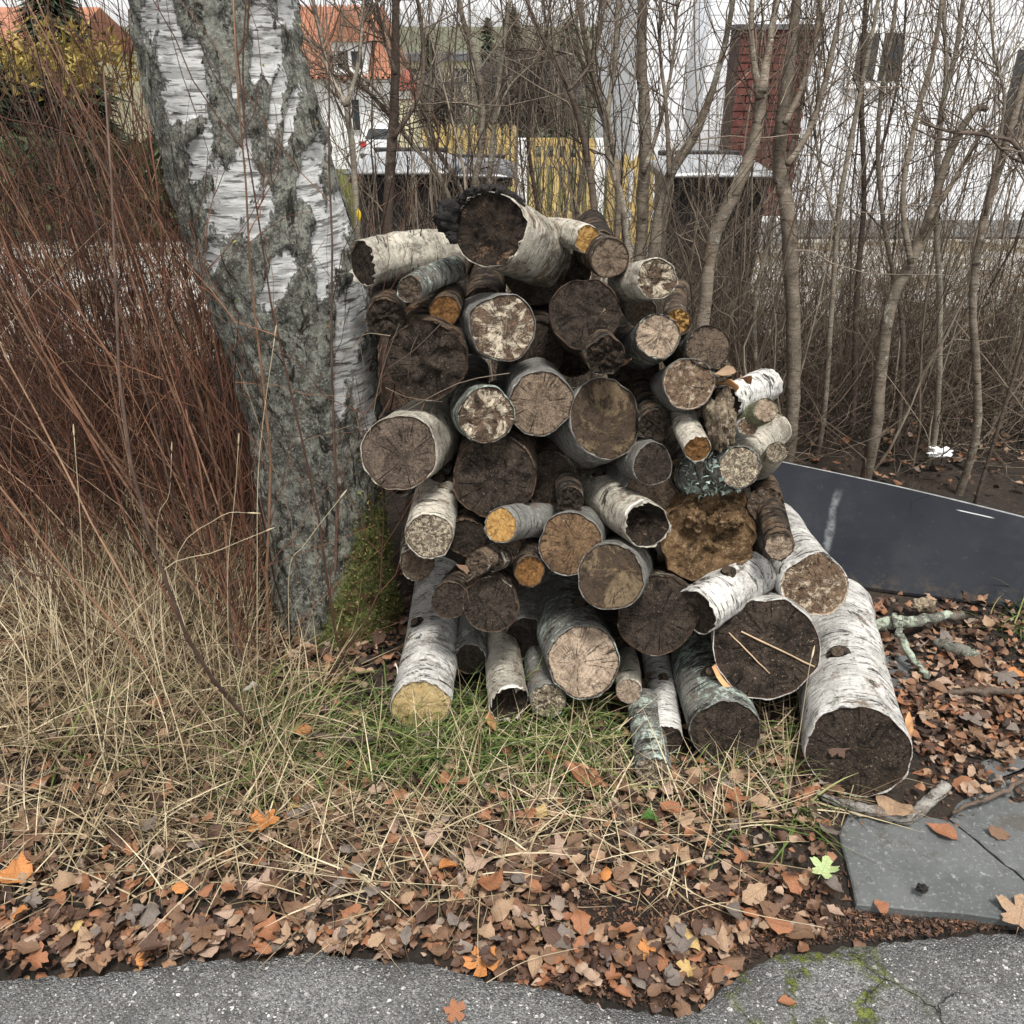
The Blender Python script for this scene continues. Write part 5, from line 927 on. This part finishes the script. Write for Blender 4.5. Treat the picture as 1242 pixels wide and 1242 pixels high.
def slab(pts, z0, z1):
    top = []; n = len(pts)
    for i in range(n):
        a_, b_ = np.array(pts[i], float), np.array(pts[(i + 1) % n], float)
        for k in range(8): q_ = a_ + (b_ - a_) * k / 8; q_ = q_ + np.array([nz(q_[0] * .08, q_[1] * .08), nz(q_[0] * .08, q_[1] * .08, 5)]) * 3; top.append(G(*q_, z1))
    top = np.array(top); c_ = top.mean(0); N = len(top); inn = c_ + (top - c_) * .98 + (0, 0, .003); V = np.vstack([top - (0, 0, z1 - z0 + .03), top, inn, c_ + (0, 0, .003)])
    F4 = [[i, (i + 1) % N, N + (i + 1) % N, N + i] for i in range(N)] + [[N + i, N + (i + 1) % N, 2 * N + (i + 1) % N, 2 * N + i] for i in range(N)]
    o = obj('flagstone', V, [np.array(F4), np.array([[2 * N + i, 2 * N + (i + 1) % N, 3 * N] for i in range(N)])], m_flag, path, smooth=False); return o
slab([(1038, 1098), (1244, 1116), (1241, 1068), (1150, 994), (1030, 985), (1018, 1010)], 0, .014)
slab([(1151.5, 992), (1242.5, 1066), (1420, 1050), (1400, 930), (1262, 928), (1160, 974)], 0, .014)
slab([(1248, 1070), (1250, 1116), (1460, 1130), (1440, 1064)], 0, .014)
slab([(1190, 925), (1260, 905), (1390, 900), (1390, 918), (1270, 920), (1200, 950)], 0, .014)
slab([(1060, 800), (1098, 790), (1112, 830), (1075, 845)], 0, .014)
# sticks
m_stick = barkmat('lichened_stick_bark', (.16, .155, .13), (.03, .025, .02), (.34, .38, .30), .64, .66, .52)
m_stk2 = barkmat('pale_stick_bark', (.30, .28, .25), (.06, .05, .04), (.40, .40, .36), .6, .6, .6)
def stick(name, pts, label, mat, brs=()):
    c3 = [np.array(G(a, b_, z)) for a, b_, z, _ in pts]; rr = [pxm(q_[3], c) for q_, c in zip(pts, c3)]; t = thing(name, label, 'stick', tuple(c3[0]))
    def go(nm, c3, rr):
        K = 6 * len(c3); s_ = spline(c3, K); r_ = np.interp(np.linspace(0, len(rr) - 1, K), range(len(rr)), rr) * (1 + .18 * np.array([nz(i * .8, pts[0][0]) for i in range(K)])); s_[1:-1] += rng.normal(size=(K - 2, 3)) * .0025; v_, f_ = captube(s_, r_, 10); obj(nm, v_ - np.array(t.location), f_, mat, t)
    go('main_stem', c3, rr)
    for br in brs: q_ = [np.array(G(a, b_, z)) for a, b_, z, _ in br]; go('side_branch', q_, [pxm(w[3], c) for w, c in zip(br, q_)])
stick('fallen_stick', [(985, 962, .02, 4), (1020, 974, .03, 6), (1060, 984, .04, 7), (1098, 992, .03, 8), (1122, 976, .03, 8), (1148, 950, .06, 7)], 'curved grey stick lying before the largest log', m_stk2, [[(1062, 984, .04, 3), (1040, 990, .02, 2)]])
stick('fallen_branch', [(1040, 768, .05, 5), (1075, 756, .07, 8), (1110, 753, .07, 7), (1168, 745, .06, 5)], 'lichen-covered branch lying in front of the dark sheet', m_stick, [[(1084, 745, .1, 4), (1092, 770, .09, 5), (1108, 800, .06, 4), (1128, 822, .03, 4)]])
stick('fallen_stick', [(1135, 778, .04, 5), (1160, 788, .045, 8), (1184, 796, .04, 7)], 'short stubby lichened stick by the larger branch', m_stick)
stick('fallen_stick', [(1155, 986, .035, 2), (1190, 970, .045, 3), (1215, 960, .045, 3), (1250, 942, .05, 3)], 'thin dark twig lying on the flagstones', m_sap[1])
stick('fallen_stick', [(1150, 840, .03, 3), (1195, 838, .04, 5), (1242, 838, .04, 4), (1300, 834, .04, 4)], 'brown stick half buried in leaves at the right edge', m_sap[1])
stick('fallen_stick', [(380, 893, .05, 4), (440, 897, .06, 5), (490, 890, .05, 4), (545, 890, .04, 4)], 'dark stick lying under the yellow-ended log', m_sap[1])
v_ = P(1120, 732, 2.33); t = thing('wood_chunk', 'pale broken wood chunk lying against the dark sheet', 'wood chunk', tuple(G(1120, 735, .06))); lump('wood', (0, 0, 0), .028, ROTP, t, 4.4, (1.2, .8, .8), .4)
v_ = G(1140, 548, .12); t = thing('crumpled_paper', 'small crumpled white paper on the leaf bank behind the sheet', 'litter', tuple(v_)); lump('paper', (0, 0, 0), .03, m_white, t, 9.4, (1.5, .8, .6), .7)
t = thing('soil_clod', 'small black clod on the flagstone', 'clod', tuple(G(1118, 1077, .04))); lump('clod', (0, 0, 0), .009, m_char, t, 5.4, (1.2, 1, .8), .5)

# ------------------------------------------------------------------ grass
def in_logs(x, y):      # ground covered by the bottom logs
    return False
def blades(pts, L, w, lean, yaw, tint, curl, K=5):
    n = len(pts); t = np.linspace(0, 1, K)[None, :]; d = np.stack([np.cos(yaw), np.sin(yaw)], 1)
    ang = lean[:, None] + curl[:, None] * t; ds = L[:, None] / (K - 1); hx = np.concatenate([np.zeros((n, 1)), np.cumsum(np.sin(ang[:, 1:]) * ds, 1)], 1); hz = np.concatenate([np.zeros((n, 1)), np.cumsum(np.cos(ang[:, 1:]) * ds, 1)], 1)
    side = rng.normal(size=n) * .15; sv_ = np.stack([-d[:, 1], d[:, 0]], 1); Pt = np.zeros((n, K, 3)); Pt[:, :, :2] = pts[:, None, :2] + d[:, None, :] * hx[:, :, None] + sv_[:, None, :] * (side[:, None] * L[:, None] * t ** 2)[:, :, None]
    Pt[:, :, 2] = np.maximum(pts[:, None, 2] + hz, pts[:, None, 2] + .004 + .03 * rng.uniform(0, 1, n)[:, None] * t)
    wd = w[:, None] * (1 - t ** 2 * .9); tw = rng.uniform(-1, 1, n)[:, None]
    off = np.stack([sv_[:, None, 0] * wd, sv_[:, None, 1] * wd, wd * tw], -1); V = np.stack([Pt - off, Pt + off], 2).reshape(-1, 3)
    i = (np.arange(n)[:, None] * K + np.arange(K - 1)[None]) * 2; F = np.stack([i, i + 1, i + 3, i + 2], -1).reshape(-1, 4); return V, F, np.repeat(tint, K * 2)
m_dry = tintmat('dry_grass_blades', [(0, (.03, .02, .012)), (.3, (.12, .08, .045)), (.65, (.33, .255, .15)), (1, (.58, .49, .33))], .7, vs=30)
m_grn = tintmat('green_grass_blades', [(0, (.020, .030, .010)), (.45, (.07, .115, .026)), (.75, (.16, .20, .055)), (1, (.34, .30, .14))], .6, vs=30)
def scatter(n, poly):
    """n ground points inside a photo-pixel rectangle list [(x0,x1,y0,y1,weight)]"""
    wts = np.array([p_[4] for p_ in poly], float); k = rng.choice(len(poly), n, p=wts / wts.sum()); out = []
    for i in k:
        x0, x1, y0, y1, _ = poly[i]; a_ = G(rng.uniform(x0, x1), rng.uniform(y0, y1)); out.append((a_[0], a_[1], gz(a_[0], a_[1])))
    return np.array(out)
def grass(name, n, poly, L, w, lean, tint, mat, yawm=None, ys=1.2, curl=(.2, 1.2)):
    p_ = scatter(n, poly); yaw = rng.uniform(0, 6.28, n) if yawm is None else rng.normal(size=n) * ys + yawm
    V, F, T = blades(p_, rng.uniform(*L, n), rng.uniform(*w, n), rng.uniform(*lean, n), yaw, np.clip(rng.normal(size=n) * .22 + tint, 0, 1), rng.uniform(*curl, n))
    return tag(obj(name, V, F, mat, None, attrs={'tint': T}), kind='stuff')
grass('dry_grass', 4300, [(-80, 345, 700, 800, 4.5), (-80, 400, 800, 930, 6), (-80, 440, 930, 1030, 2.5), (0, 700, 1000, 1060, .5)], (.08, .30), (.0007, .0019), (.5, 1.5), .55, m_dry, -.9, 1.5, (-.1, .5))
grass('dry_grass', 1900, [(40, 320, 690, 860, 3), (-40, 310, 690, 780, 1.5), (-40, 360, 860, 960, .7)], (.12, .44), (.0006, .0015), (.05, .75), .72, m_dry, -.5, 2., (-.1, .6))
grass('dry_grass', 1700, [(-60, 620, 1000, 1100, 1.7), (430, 760, 880, 1000, 2), (880, 1020, 860, 1010, 1), (720, 900, 930, 1050, .6), (400, 900, 1000, 1100, .6)], (.08, .26), (.0008, .0018), (.6, 1.5), .7, m_dry, None, 1, (-.1, .5))
grass('green_grass', 2200, [(430, 720, 850, 945, 5), (300, 420, 830, 960, 1.6), (560, 700, 760, 880, 1.2), (860, 980, 880, 1010, .6), (1200, 1290, 715, 770, .5), (60, 300, 820, 960, .5)], (.08, .24), (.0010, .0024), (.3, 1.3), .5, m_grn, -1.2, 1.2)
grass('green_grass', 300, [(440, 600, 900, 990, 2), (690, 900, 930, 990, 1), (160, 420, 930, 1010, 1), (720, 800, 880, 960, .5)], (.06, .18), (.0008, .002), (.3, 1.3), .6, m_grn)
# single tall dry stalks one can point at
STK = [([(108, 900), (104, 760), (98, 640), (90, 530)], 'tall pale stalk standing highest before the red shrubs, left side', 2.), ([(312, 850), (312, 700), (314, 560), (333, 410)], 'tall pale stalk in front of the birch trunk', 2.), ([(192, 860), (190, 705), (265, 668), (320, 645)], 'bent broken stalk kinking to the right before the birch', 2.), ([(240, 880), (212, 690), (265, 628), (300, 622)], 'nodding stalk with pale seed head left of the birch', 1.6), ([(280, 860), (276, 700), (285, 600), (289, 540)], 'upright thin stalk left of the tall one before the birch', 1.6), ([(355, 860), (350, 700), (370, 660), (412, 605)], 'slanting stalk ending in a seed head over the birch bark', 1.5), ([(205, 840), (190, 650), (205, 600), (208, 550)], 'thin curved stalk with a tuft in the shrub shadow', 1.4),
 ([(1075, 905), (1074, 870), (1073, 830)], 'short pale stalk standing among leaves near the flagstones', 1.5), ([(950, 1000), (968, 900), (980, 820), (984, 800)], 'pale stalk rising left of the largest log', 2.), ([(700, 1000), (800, 1060), (880, 1100), (1000, 1125)], 'long straw lying over the leaves in the foreground', 2.), ([(250, 1040), (420, 1065), (560, 1075)], 'long straw lying level across the leaves at the left', 2.), ([(760, 990), (850, 1030), (930, 1075)], 'pale straw crossing the leaf litter under the pile', 1.6), ([(60, 740), (200, 900), (330, 1010)], 'long straw slanting through the dry grass', 1.6), ([(590, 1192), (640, 1165), (700, 1150)], 'thin straw lying on the asphalt edge', 1.5)]
m_straw = simple('pale_straw', (.42, .35, .23), .6, .2, 20, .2)
for pts, lab, wpx in STK:
    lying = 'lying' in lab or 'crossing' in lab or 'slanting through' in lab
    base = np.array(G(*pts[0], .02)); t = thing('grass_stalk', lab, 'grass stalk', tuple(base), 0, 'single dry grass stalks')
    c3 = [np.array(G(a, b_, .05)) if lying else P(a, b_, base[1] + .01 * i) for i, (a, b_) in enumerate(pts)]; s_ = np.array(spline(c3, 14)); v_, f_ = captube(s_ - base, np.linspace(1, .55, 14) * pxm(wpx, base) * .32, 5); obj('stem', v_, f_, m_straw, t)
    if not lying and 'short' not in lab:
        h_ = s_[-1] - base; d = s_[-1] - s_[-2]; d /= np.linalg.norm(d); q_ = np.array([h_ + d * .03 * u for u in np.linspace(0, 1, 6)]); v_, f_ = captube(q_, np.array([.0008, .0018, .0023, .002, .0014, .0004]), 5); obj('seed_head', v_, f_, m_straw, t)

# ------------------------------------------------------------------ fallen leaves
def leaf_shape(kind, r_):
    bend, cup, tw, ph = r_.normal() * .38, r_.normal() * .8 + .3, r_.normal() * .5, r_.uniform(0, 6)
    zf = lambda x, y: bend * (x - .5) ** 2 * 1.2 + cup * y * y * 1.4 + tw * (x - .5) * y + .035 * math.sin(9 * x + ph) + .03 * math.sin(11 * y + ph * 2)
    V = []; F = []
    if kind == 'maple':
        n = 30; base = (.42, 0); V.append((base[0], 0, zf(base[0], 0)))
        for m2 in (.55, 1):
            for i in range(n):
                a = 2 * math.pi * i / n; l = abs(math.cos(2.5 * a)) ** .8; q_ = (.24 + .30 * l * (1 - .35 * (1 - math.cos(a)) / 2)) * (1 + .12 * math.sin(i * 2.4 + ph)); q_ *= m2 if m2 == 1 else (.55 * (.7 + .3 * .5))
                x, y = base[0] + q_ * math.cos(a), q_ * math.sin(a); V.append((x, y, zf(x, y)))
        F += [[0, 1 + i, 1 + (i + 1) % n] for i in range(n)]
        for i in range(n): a_, b_ = 1 + i, 1 + (i + 1) % n; F += [[a_, a_ + n, b_ + n], [a_, b_ + n, b_]]
    else:
        K = 7; wmx = {'oval': .30, 'round': .42, 'pointed': .27}[kind]
        for i in range(K + 1):
            u = i / K; w = wmx * math.sin(math.pi * u ** (.75 if kind == 'pointed' else .9)) ** (.8 if kind != 'pointed' else 1.1) + .004
            j1, j2 = 1 + .14 * math.sin(i * 3.3 + ph), 1 + .14 * math.cos(i * 2.7 + ph)
            for y in (-w * j1, -w * .5, 0, w * .5, w * j2): V.append((u, y, zf(u, y) - (.02 if y == 0 else 0)))
        for i in range(K):
            for j in range(4): a_ = i * 5 + j; F += [[a_, a_ + 5, a_ + 6], [a_, a_ + 6, a_ + 1]]
    k = len(V); V += [(.02, -.008, zf(0, 0)), (.02, .008, zf(0, 0)), (-.28, .02 * ph / 6, zf(0, 0) + .06)]; F.append([k, k + 1, k + 2])
    V = np.array(V); V[:, 0] -= .5; return V, np.array(F)
KINDS = ['oval', 'round', 'pointed', 'maple', 'oval', 'pointed', 'pointed', 'round', 'oval', 'pointed', 'maple', 'oval', 'oval', 'pointed']
SH = [leaf_shape(k, rng) for k in KINDS]
LC = {'dark brown': (.085, .046, .030), 'brown': (.16, .09, .052), 'rust orange': (.27, .115, .055), 'tan': (.32, .21, .13), 'pinkish tan': (.33, .225, .165), 'grey-brown': (.16, .13, .11), 'orange': (.44, .18, .055), 'yellow-tan': (.44, .30, .12)}
LP = [.24, .29, .14, .13, .09, .08, .02, .01]
def leafmat(name, c0):
    m, nt, b = newmat(name); v = coord(nt); n1 = ns(nt, v, 30, 5, .65); n2 = ns(nt, v, 160, 4, .7)
    c = mix(nt, sm(nt, n1, .3, .7), tuple(x * .62 for x in c0), tuple(min(1, x * 1.2) for x in c0)); c = mix(nt, sm(nt, n2, .6, .72, 0, .6), c, tuple(x * .35 for x in c0)); gen = nt.nodes.new('ShaderNodeTexCoord').outputs['Object']
    yv_ = ma(nt, 'ABSOLUTE', nd(nt, 'ShaderNodeSeparateXYZ', {0: gen}, out=1)); xv_ = nd(nt, 'ShaderNodeSeparateXYZ', {0: gen}, out=0); vein = ma(nt, 'MAXIMUM', sm(nt, yv_, .02, .008), sm(nt, ma(nt, 'ABSOLUTE', ma(nt, 'SINE', ma(nt, 'MULTIPLY', ma(nt, 'SUBTRACT', xv_, ma(nt, 'MULTIPLY', yv_, .8)), 24.))), .12, .03)); c = mix(nt, ma(nt, 'MULTIPLY', vein, .4), c, tuple(x * .45 for x in c0))
    put(nt, b.inputs['Base Color'], c); b.inputs['Roughness'].default_value = .55; b.inputs['Specular IOR Level'].default_value = .35; bump(nt, b, ma(nt, 'ADD', n1, ma(nt, 'MULTIPLY', vein, -.4)), .4, .01); return m
LM = {k: leafmat('leaf_' + k.replace(' ', '_').replace('-', '_'), c_) for k, c_ in LC.items()}
m_litter = tintmat('leaf_litter', [(0, (.028, .016, .011)), (.3, (.08, .043, .028)), (.55, (.15, .084, .05)), (.68, (.24, .10, .048)), (.8, (.28, .18, .11)), (.92, (.32, .22, .155)), (1, (.18, .145, .12))], .6, vs=40)
zones = [(-60, 700, 1030, 1150, 6), (-60, 250, 1120, 1182, 2.2), (200, 520, 1120, 1158, 1.2), (520, 900, 1130, 1200, 3), (330, 520, 960, 1040, 1.6), (520, 1010, 930, 1090, 6), (860, 1010, 1080, 1140, .6), (1010, 1300, 860, 930, 4), (1060, 1300, 760, 880, 4.5), (1000, 1300, 730, 770, 1), (0, 430, 880, 1030, 2.6), (0, 480, 720, 900, 2.4), (300, 500, 690, 830, 2.6), (880, 1010, 880, 990, 1.2), (560, 900, 800, 940, 1), (1110, 1300, 920, 980, .9), (-60, 1300, 1140, 1170, .5), (640, 860, 1190, 1240, .5)]
N = 5600; pp = scatter(N, zones); yaw = rng.uniform(0, 6.28, N); size = rng.uniform(.014, .040, N) * np.where(rng.uniform(0, 1, N) < .10, 1.6, 1); tilt = np.abs(rng.normal(size=N)) * .36; tax = rng.uniform(0, 6.28, N); flip = rng.uniform(0, 1, N) < .5; layer = rng.uniform(0, 1, N); shp = rng.integers(0, len(SH), N)
onroad = pp[:, 1] < np.interp(pp[:, 0], ex, ey) - .01
keep = ~(onroad & (rng.uniform(0, 1, N) < .9)); pz = pp[:, 2] + .006 + np.where(onroad, .004, layer * .03); tilt[onroad] *= .5
qx, qy, qd = proj(np.stack([pp[:, 0], pp[:, 1], pz], 1)); inside = (qx > 8) & (qx < 1234) & (qy > 700) & (qy < 1234)
score = size / qd * (.55 + .45 * layer + .5 * onroad) * inside * keep * ~((qx > 470) & (qx < 1090) & (qy < 900)); top_ = set(np.argsort(-score)[:270].tolist())
def rotm(i):
    q_ = Quaternion((math.cos(tax[i]), math.sin(tax[i]), 0), tilt[i]) @ Quaternion((0, 0, 1), yaw[i])
    if flip[i]: q_ = q_ @ Quaternion((1, 0, 0), math.pi)
    return q_
# the leaves that show largest: one object each
MARK = [((510, 856), 'the yellow-ended log'), ((1040, 960), 'the largest log'), ((708, 830), 'the pale cracked log'), ((880, 915), 'the speckled black-ended log'), ((1120, 1050), 'the main flagstone'), ((1100, 770), 'the lichened branch'), ((1240, 840), 'the right edge'), ((990, 1190), 'the mossy asphalt cracks'), ((620, 1190), 'the asphalt edge in the middle'), ((250, 1165), 'the asphalt edge at the left'), ((40, 1150), 'the lower left corner'), ((60, 930), 'the dry grass at the left edge'), ((280, 900), 'the dry grass before the birch'), ((430, 810), 'the mossy birch foot'), ((640, 930), 'the green grass tuft'), ((800, 1215), 'the soil spilling onto the asphalt'), ((800, 1000), 'the green herb leaf'), ((430, 1080), 'the level straw'), ((900, 1110), 'the long foreground straw'), ((1215, 980), 'the thin twig on the flagstones'), ((1190, 1110), 'the flagstone corner')]
lmesh = {}; names = list(LC); used = {}
def leaf_object(i, cname, p_, s_, label=None, sh=None):
    k = int(shp[i]) if sh is None else sh; key = (k, cname)
    if key not in lmesh: lmesh[key] = mkmesh('fallen_leaf', SH[k][0], SH[k][1], LM[cname] if cname in LM else cname, True)
    o = link('fallen_leaf', lmesh[key]); o.location = tuple(p_); o.rotation_mode = 'QUATERNION'; o.rotation_quaternion = rotm(i); o.scale = (s_,) * 3
    if label is None:
        x, y, _ = proj(np.array([p_])); x, y = float(x[0]), float(y[0]); mk = sorted(MARK, key=lambda m_: (m_[0][0] - x) ** 2 + (m_[0][1] - y) ** 2)[0]; dx, dy = x - mk[0][0], y - mk[0][1]
        where = ('right of' if dx > 0 else 'left of') if abs(dx) > abs(dy) else ('just below' if dy > 0 else 'just above'); sz = 'large' if s_ > .05 else 'small' if s_ < .036 else 'mid-sized'
        kd = {'maple': 'lobed', 'oval': 'oval', 'round': 'round', 'pointed': 'pointed'}[KINDS[k]]; att = 'tilted' if tilt[i] > .4 else 'flat' if tilt[i] < .15 else 'curled'
        label = f'{sz} {att} {cname} {kd} leaf {where} {mk[1]}'
        if label in used:
            tp = np.array(p_) + np.array(rotm(i) @ Vector((.5, 0, 0))) * s_; a_, b_, _ = proj(tp[None]); ax, ay = float(a_[0]) - x, float(b_[0]) - y; tip = ('right' if ax > 0 else 'left') if abs(ax) > abs(ay) else ('down' if ay > 0 else 'up')
            label = f'{sz} {cname} {kd} leaf pointing {tip}, {where} {mk[1]}'
            mk2 = sorted(MARK, key=lambda m_: (m_[0][0] - x) ** 2 + (m_[0][1] - y) ** 2)[1]
            if label in used: label = f'{sz} {cname} {kd} leaf pointing {tip}, nearest to {mk[1]}'
        used[label] = 1
    return tag(o, label, 'leaf', 'fallen leaves on the ground')
for i in sorted(top_): leaf_object(i, names[int(rng.choice(len(LC), p=LP))], (pp[i, 0], pp[i, 1], pz[i] + .010), size[i] * 1.05)
SPEC = [(1238, 1108, .10, 'tan', 'big tan leaf at the right edge over the flagstone corner', 3, .05), (825, 1138, .07, 'grey-brown', 'round grey leaf lying flat near the soil in the foreground', 1, .1), (685, 1140, .065, 'grey-brown', 'round bluish grey leaf at the asphalt edge in the middle', 1, .1), (585, 1170, .075, 'orange', 'bright orange lobed leaf fallen onto the asphalt edge', 3, .1), (705, 940, .105, 'rust orange', 'large ragged orange leaf heap under the pale cracked log', 6, .3), (318, 1000, .08, 'orange', 'bright orange leaf lying in the dry grass', 3, .2), (20, 1060, .075, 'orange', 'orange leaf at the left edge above the litter', 7, .2), (545, 1050, .06, 'orange', 'orange upright leaf beside the pale crumpled one', 5, .5), (580, 1040, .075, 'pinkish tan', 'pale pink crumpled leaf in the middle of the litter', 1, .4), (595, 1072, .07, 'rust orange', 'rusty broad leaf just under the pale crumpled one', 7, .4), (1142, 1008, .07, 'rust orange', 'rusty pointed leaf lying on the flagstone by its joint', 5, .1), (1210, 1010, .05, 'brown', 'brown curled leaf lying on the second flagstone', 4, .3), (1068, 1100, .035, 'rust orange', 'small rusty leaf at the near rim of the flagstone', 7, .1), (1085, 975, .10, 'tan', 'large tan leaf curling behind the curved grey stick', 0, .3), (985, 905, .03, 'tan', 'tiny ochre leaf stuck on the black log end', 7, .5), (945, 1120, .06, 'rust orange', 'rusty leaf on the bare dark soil', 0, .1), (855, 1188, .05, 'rust orange', 'small rusty leaf where soil meets asphalt', 7, .1), (955, 1215, .035, 'rust orange', 'small rusty leaf lying alone on the asphalt', 5, .1), (553, 1228, .045, 'rust orange', 'rust leaf at the very bottom on the asphalt', 3, .3), (330, 1150, .07, 'grey-brown', 'pale grey-brown leaf lapping over the asphalt at the left', 9, .1), (870, 1140, .055, 'pinkish tan', 'small pink star-shaped leaf on dark soil', 3, .05)]
for j, (px, py, s_, cn, lab, sh, tl) in enumerate(SPEC):
    p_ = np.array(G(px, py, .035)); p_[2] = (.022 if (px > 1020 and 985 < py < 1112) else .006 if py > 1165 else gz(p_[0], p_[1]) + .032) + s_ * .5 * math.sin(tl) * .6; p_ = np.array(G(px, py, p_[2])); tilt[j] = tl; shp[j] = sh; flip[j] = False; leaf_object(j, cn, p_, s_, lab, sh)
ON = [(872, 848, .03, 'rust orange', 'small orange scrap on the speckled dark log', 7, .15), (1045, 748, .035, 'orange', 'orange scrap on the upper end of the largest log', 3, .5), (1042, 842, .05, 'rust orange', 'rusty shred stuck on the bark of the largest log', 5, .5), (925, 722, .025, 'orange', 'tiny orange scrap on top of the very large dark log', 7, .3), (560, 690, .04, 'brown', 'brown leaf caught on the forked stub', 9, .5), (500, 372, .045, 'brown', 'brown leaf wedged beside the small brown-orange log', 0, .6), (880, 452, .05, 'tan', 'tan leaf shred at the right edge of the pile', 5, .6), (905, 462, .05, 'rust orange', 'rusty leaf shred on the curled white bark', 9, .6), (925, 470, .045, 'tan', 'tan torn leaf past the curled white bark', 4, .6), (760, 440, .04, 'brown', 'brown leaf stuck under the pinkish-ended log', 5, .7), (1015, 905, .055, 'dark brown', 'dark brown leaf lying against the black end of the largest log', 3, .9)]
for j, (px, py, s_, cn, lab, sh, tl) in enumerate(ON):
    tilt[j] = tl; shp[j] = sh; flip[j] = False; dY = {872: .08, 1045: .50, 1042: .13, 925: .12, 1015: -.17}.get(px, -.02); leaf_object(j, cn, P(px, py, Yface(min(py, 880)) + dY), s_, lab, sh)
m_gl = leafmat('pale_green_leaf', (.36, .44, .20)); m_wl = leafmat('white_dry_leaf', (.52, .47, .40)); m_hb = leafmat('herb_leaf', (.05, .13, .02))
tilt[0] = .15; leaf_object(0, m_gl, G(1000, 1052, .05), .062, 'pale green lobed leaf among brown litter left of the flagstone', 3)
tilt[1] = 1.1; leaf_object(1, m_wl, G(303, 835, .10), .055, 'white dried leaf standing in the dry grass', 5)
tilt[2] = .3; o = leaf_object(2, m_hb, G(790, 990, .05), .045, 'small round green herb leaf in the litter', 1)
# the rest of the litter, one mass
rest = [i for i in range(N) if keep[i] and i not in top_]
def litter(name, idx, pos, sz):
    Vs, Fs, Ts = [], [], []; o_ = 0
    for i in idx:
        v_, f_ = SH[int(shp[i])]; m_ = np.array(rotm(i).to_matrix()); w = (v_ * sz[i]) @ m_.T + pos[i]; Vs.append(w); Fs.append(f_ + o_); o_ += len(w); Ts.append(np.full(len(w), rng.uniform(0, 1)))
    return tag(obj(name, np.concatenate(Vs), np.concatenate(Fs), m_litter, None, attrs={'tint': np.concatenate(Ts)}), kind='stuff')
litter('leaf_litter', rest, np.stack([pp[:, 0], pp[:, 1], pz], 1), size)
# leaves on the bank behind, and crumbs of litter
n2 = 1500; sx_ = rng.uniform(.6, 3.2, n2); k = rng.uniform(0, 1, n2) < .25; sx_[k] = rng.uniform(-2.2, .6, k.sum()); sy_ = rng.uniform(3.1, 4.8, n2); sy_[k] = rng.uniform(2.5, 4.6, k.sum()); pos2 = np.stack([sx_, sy_, [gz(a, c_) + .01 + .05 * rng.uniform() for a, c_ in zip(sx_, sy_)]], 1)
yaw = rng.uniform(0, 6.28, N); tilt = np.abs(rng.normal(size=N)) * .5; litter('leaf_litter', range(n2), pos2, size * 1.1)
n = 30000; p_ = scatter(n, [(560, 1000, 1060, 1190, 5), (-60, 1300, 860, 1150, 6), (1000, 1300, 740, 900, 2), (300, 560, 700, 900, 1.5), (840, 1250, 1100, 1150, 3), (640, 900, 1150, 1225, 2.2)]); e = rng.normal(size=(n, 3, 3)) * np.array([1, 1, .35]) * rng.uniform(.0015, .006, n)[:, None, None]; V = (p_[:, None] + (0, 0, .006) + e).reshape(-1, 3)
tag(obj('litter_crumbs', V, np.arange(n * 3).reshape(-1, 3), m_litter, None, smooth=False, attrs={'tint': np.repeat(rng.uniform(0, 1, n) ** 2.2 * .8, 3)}), kind='stuff')
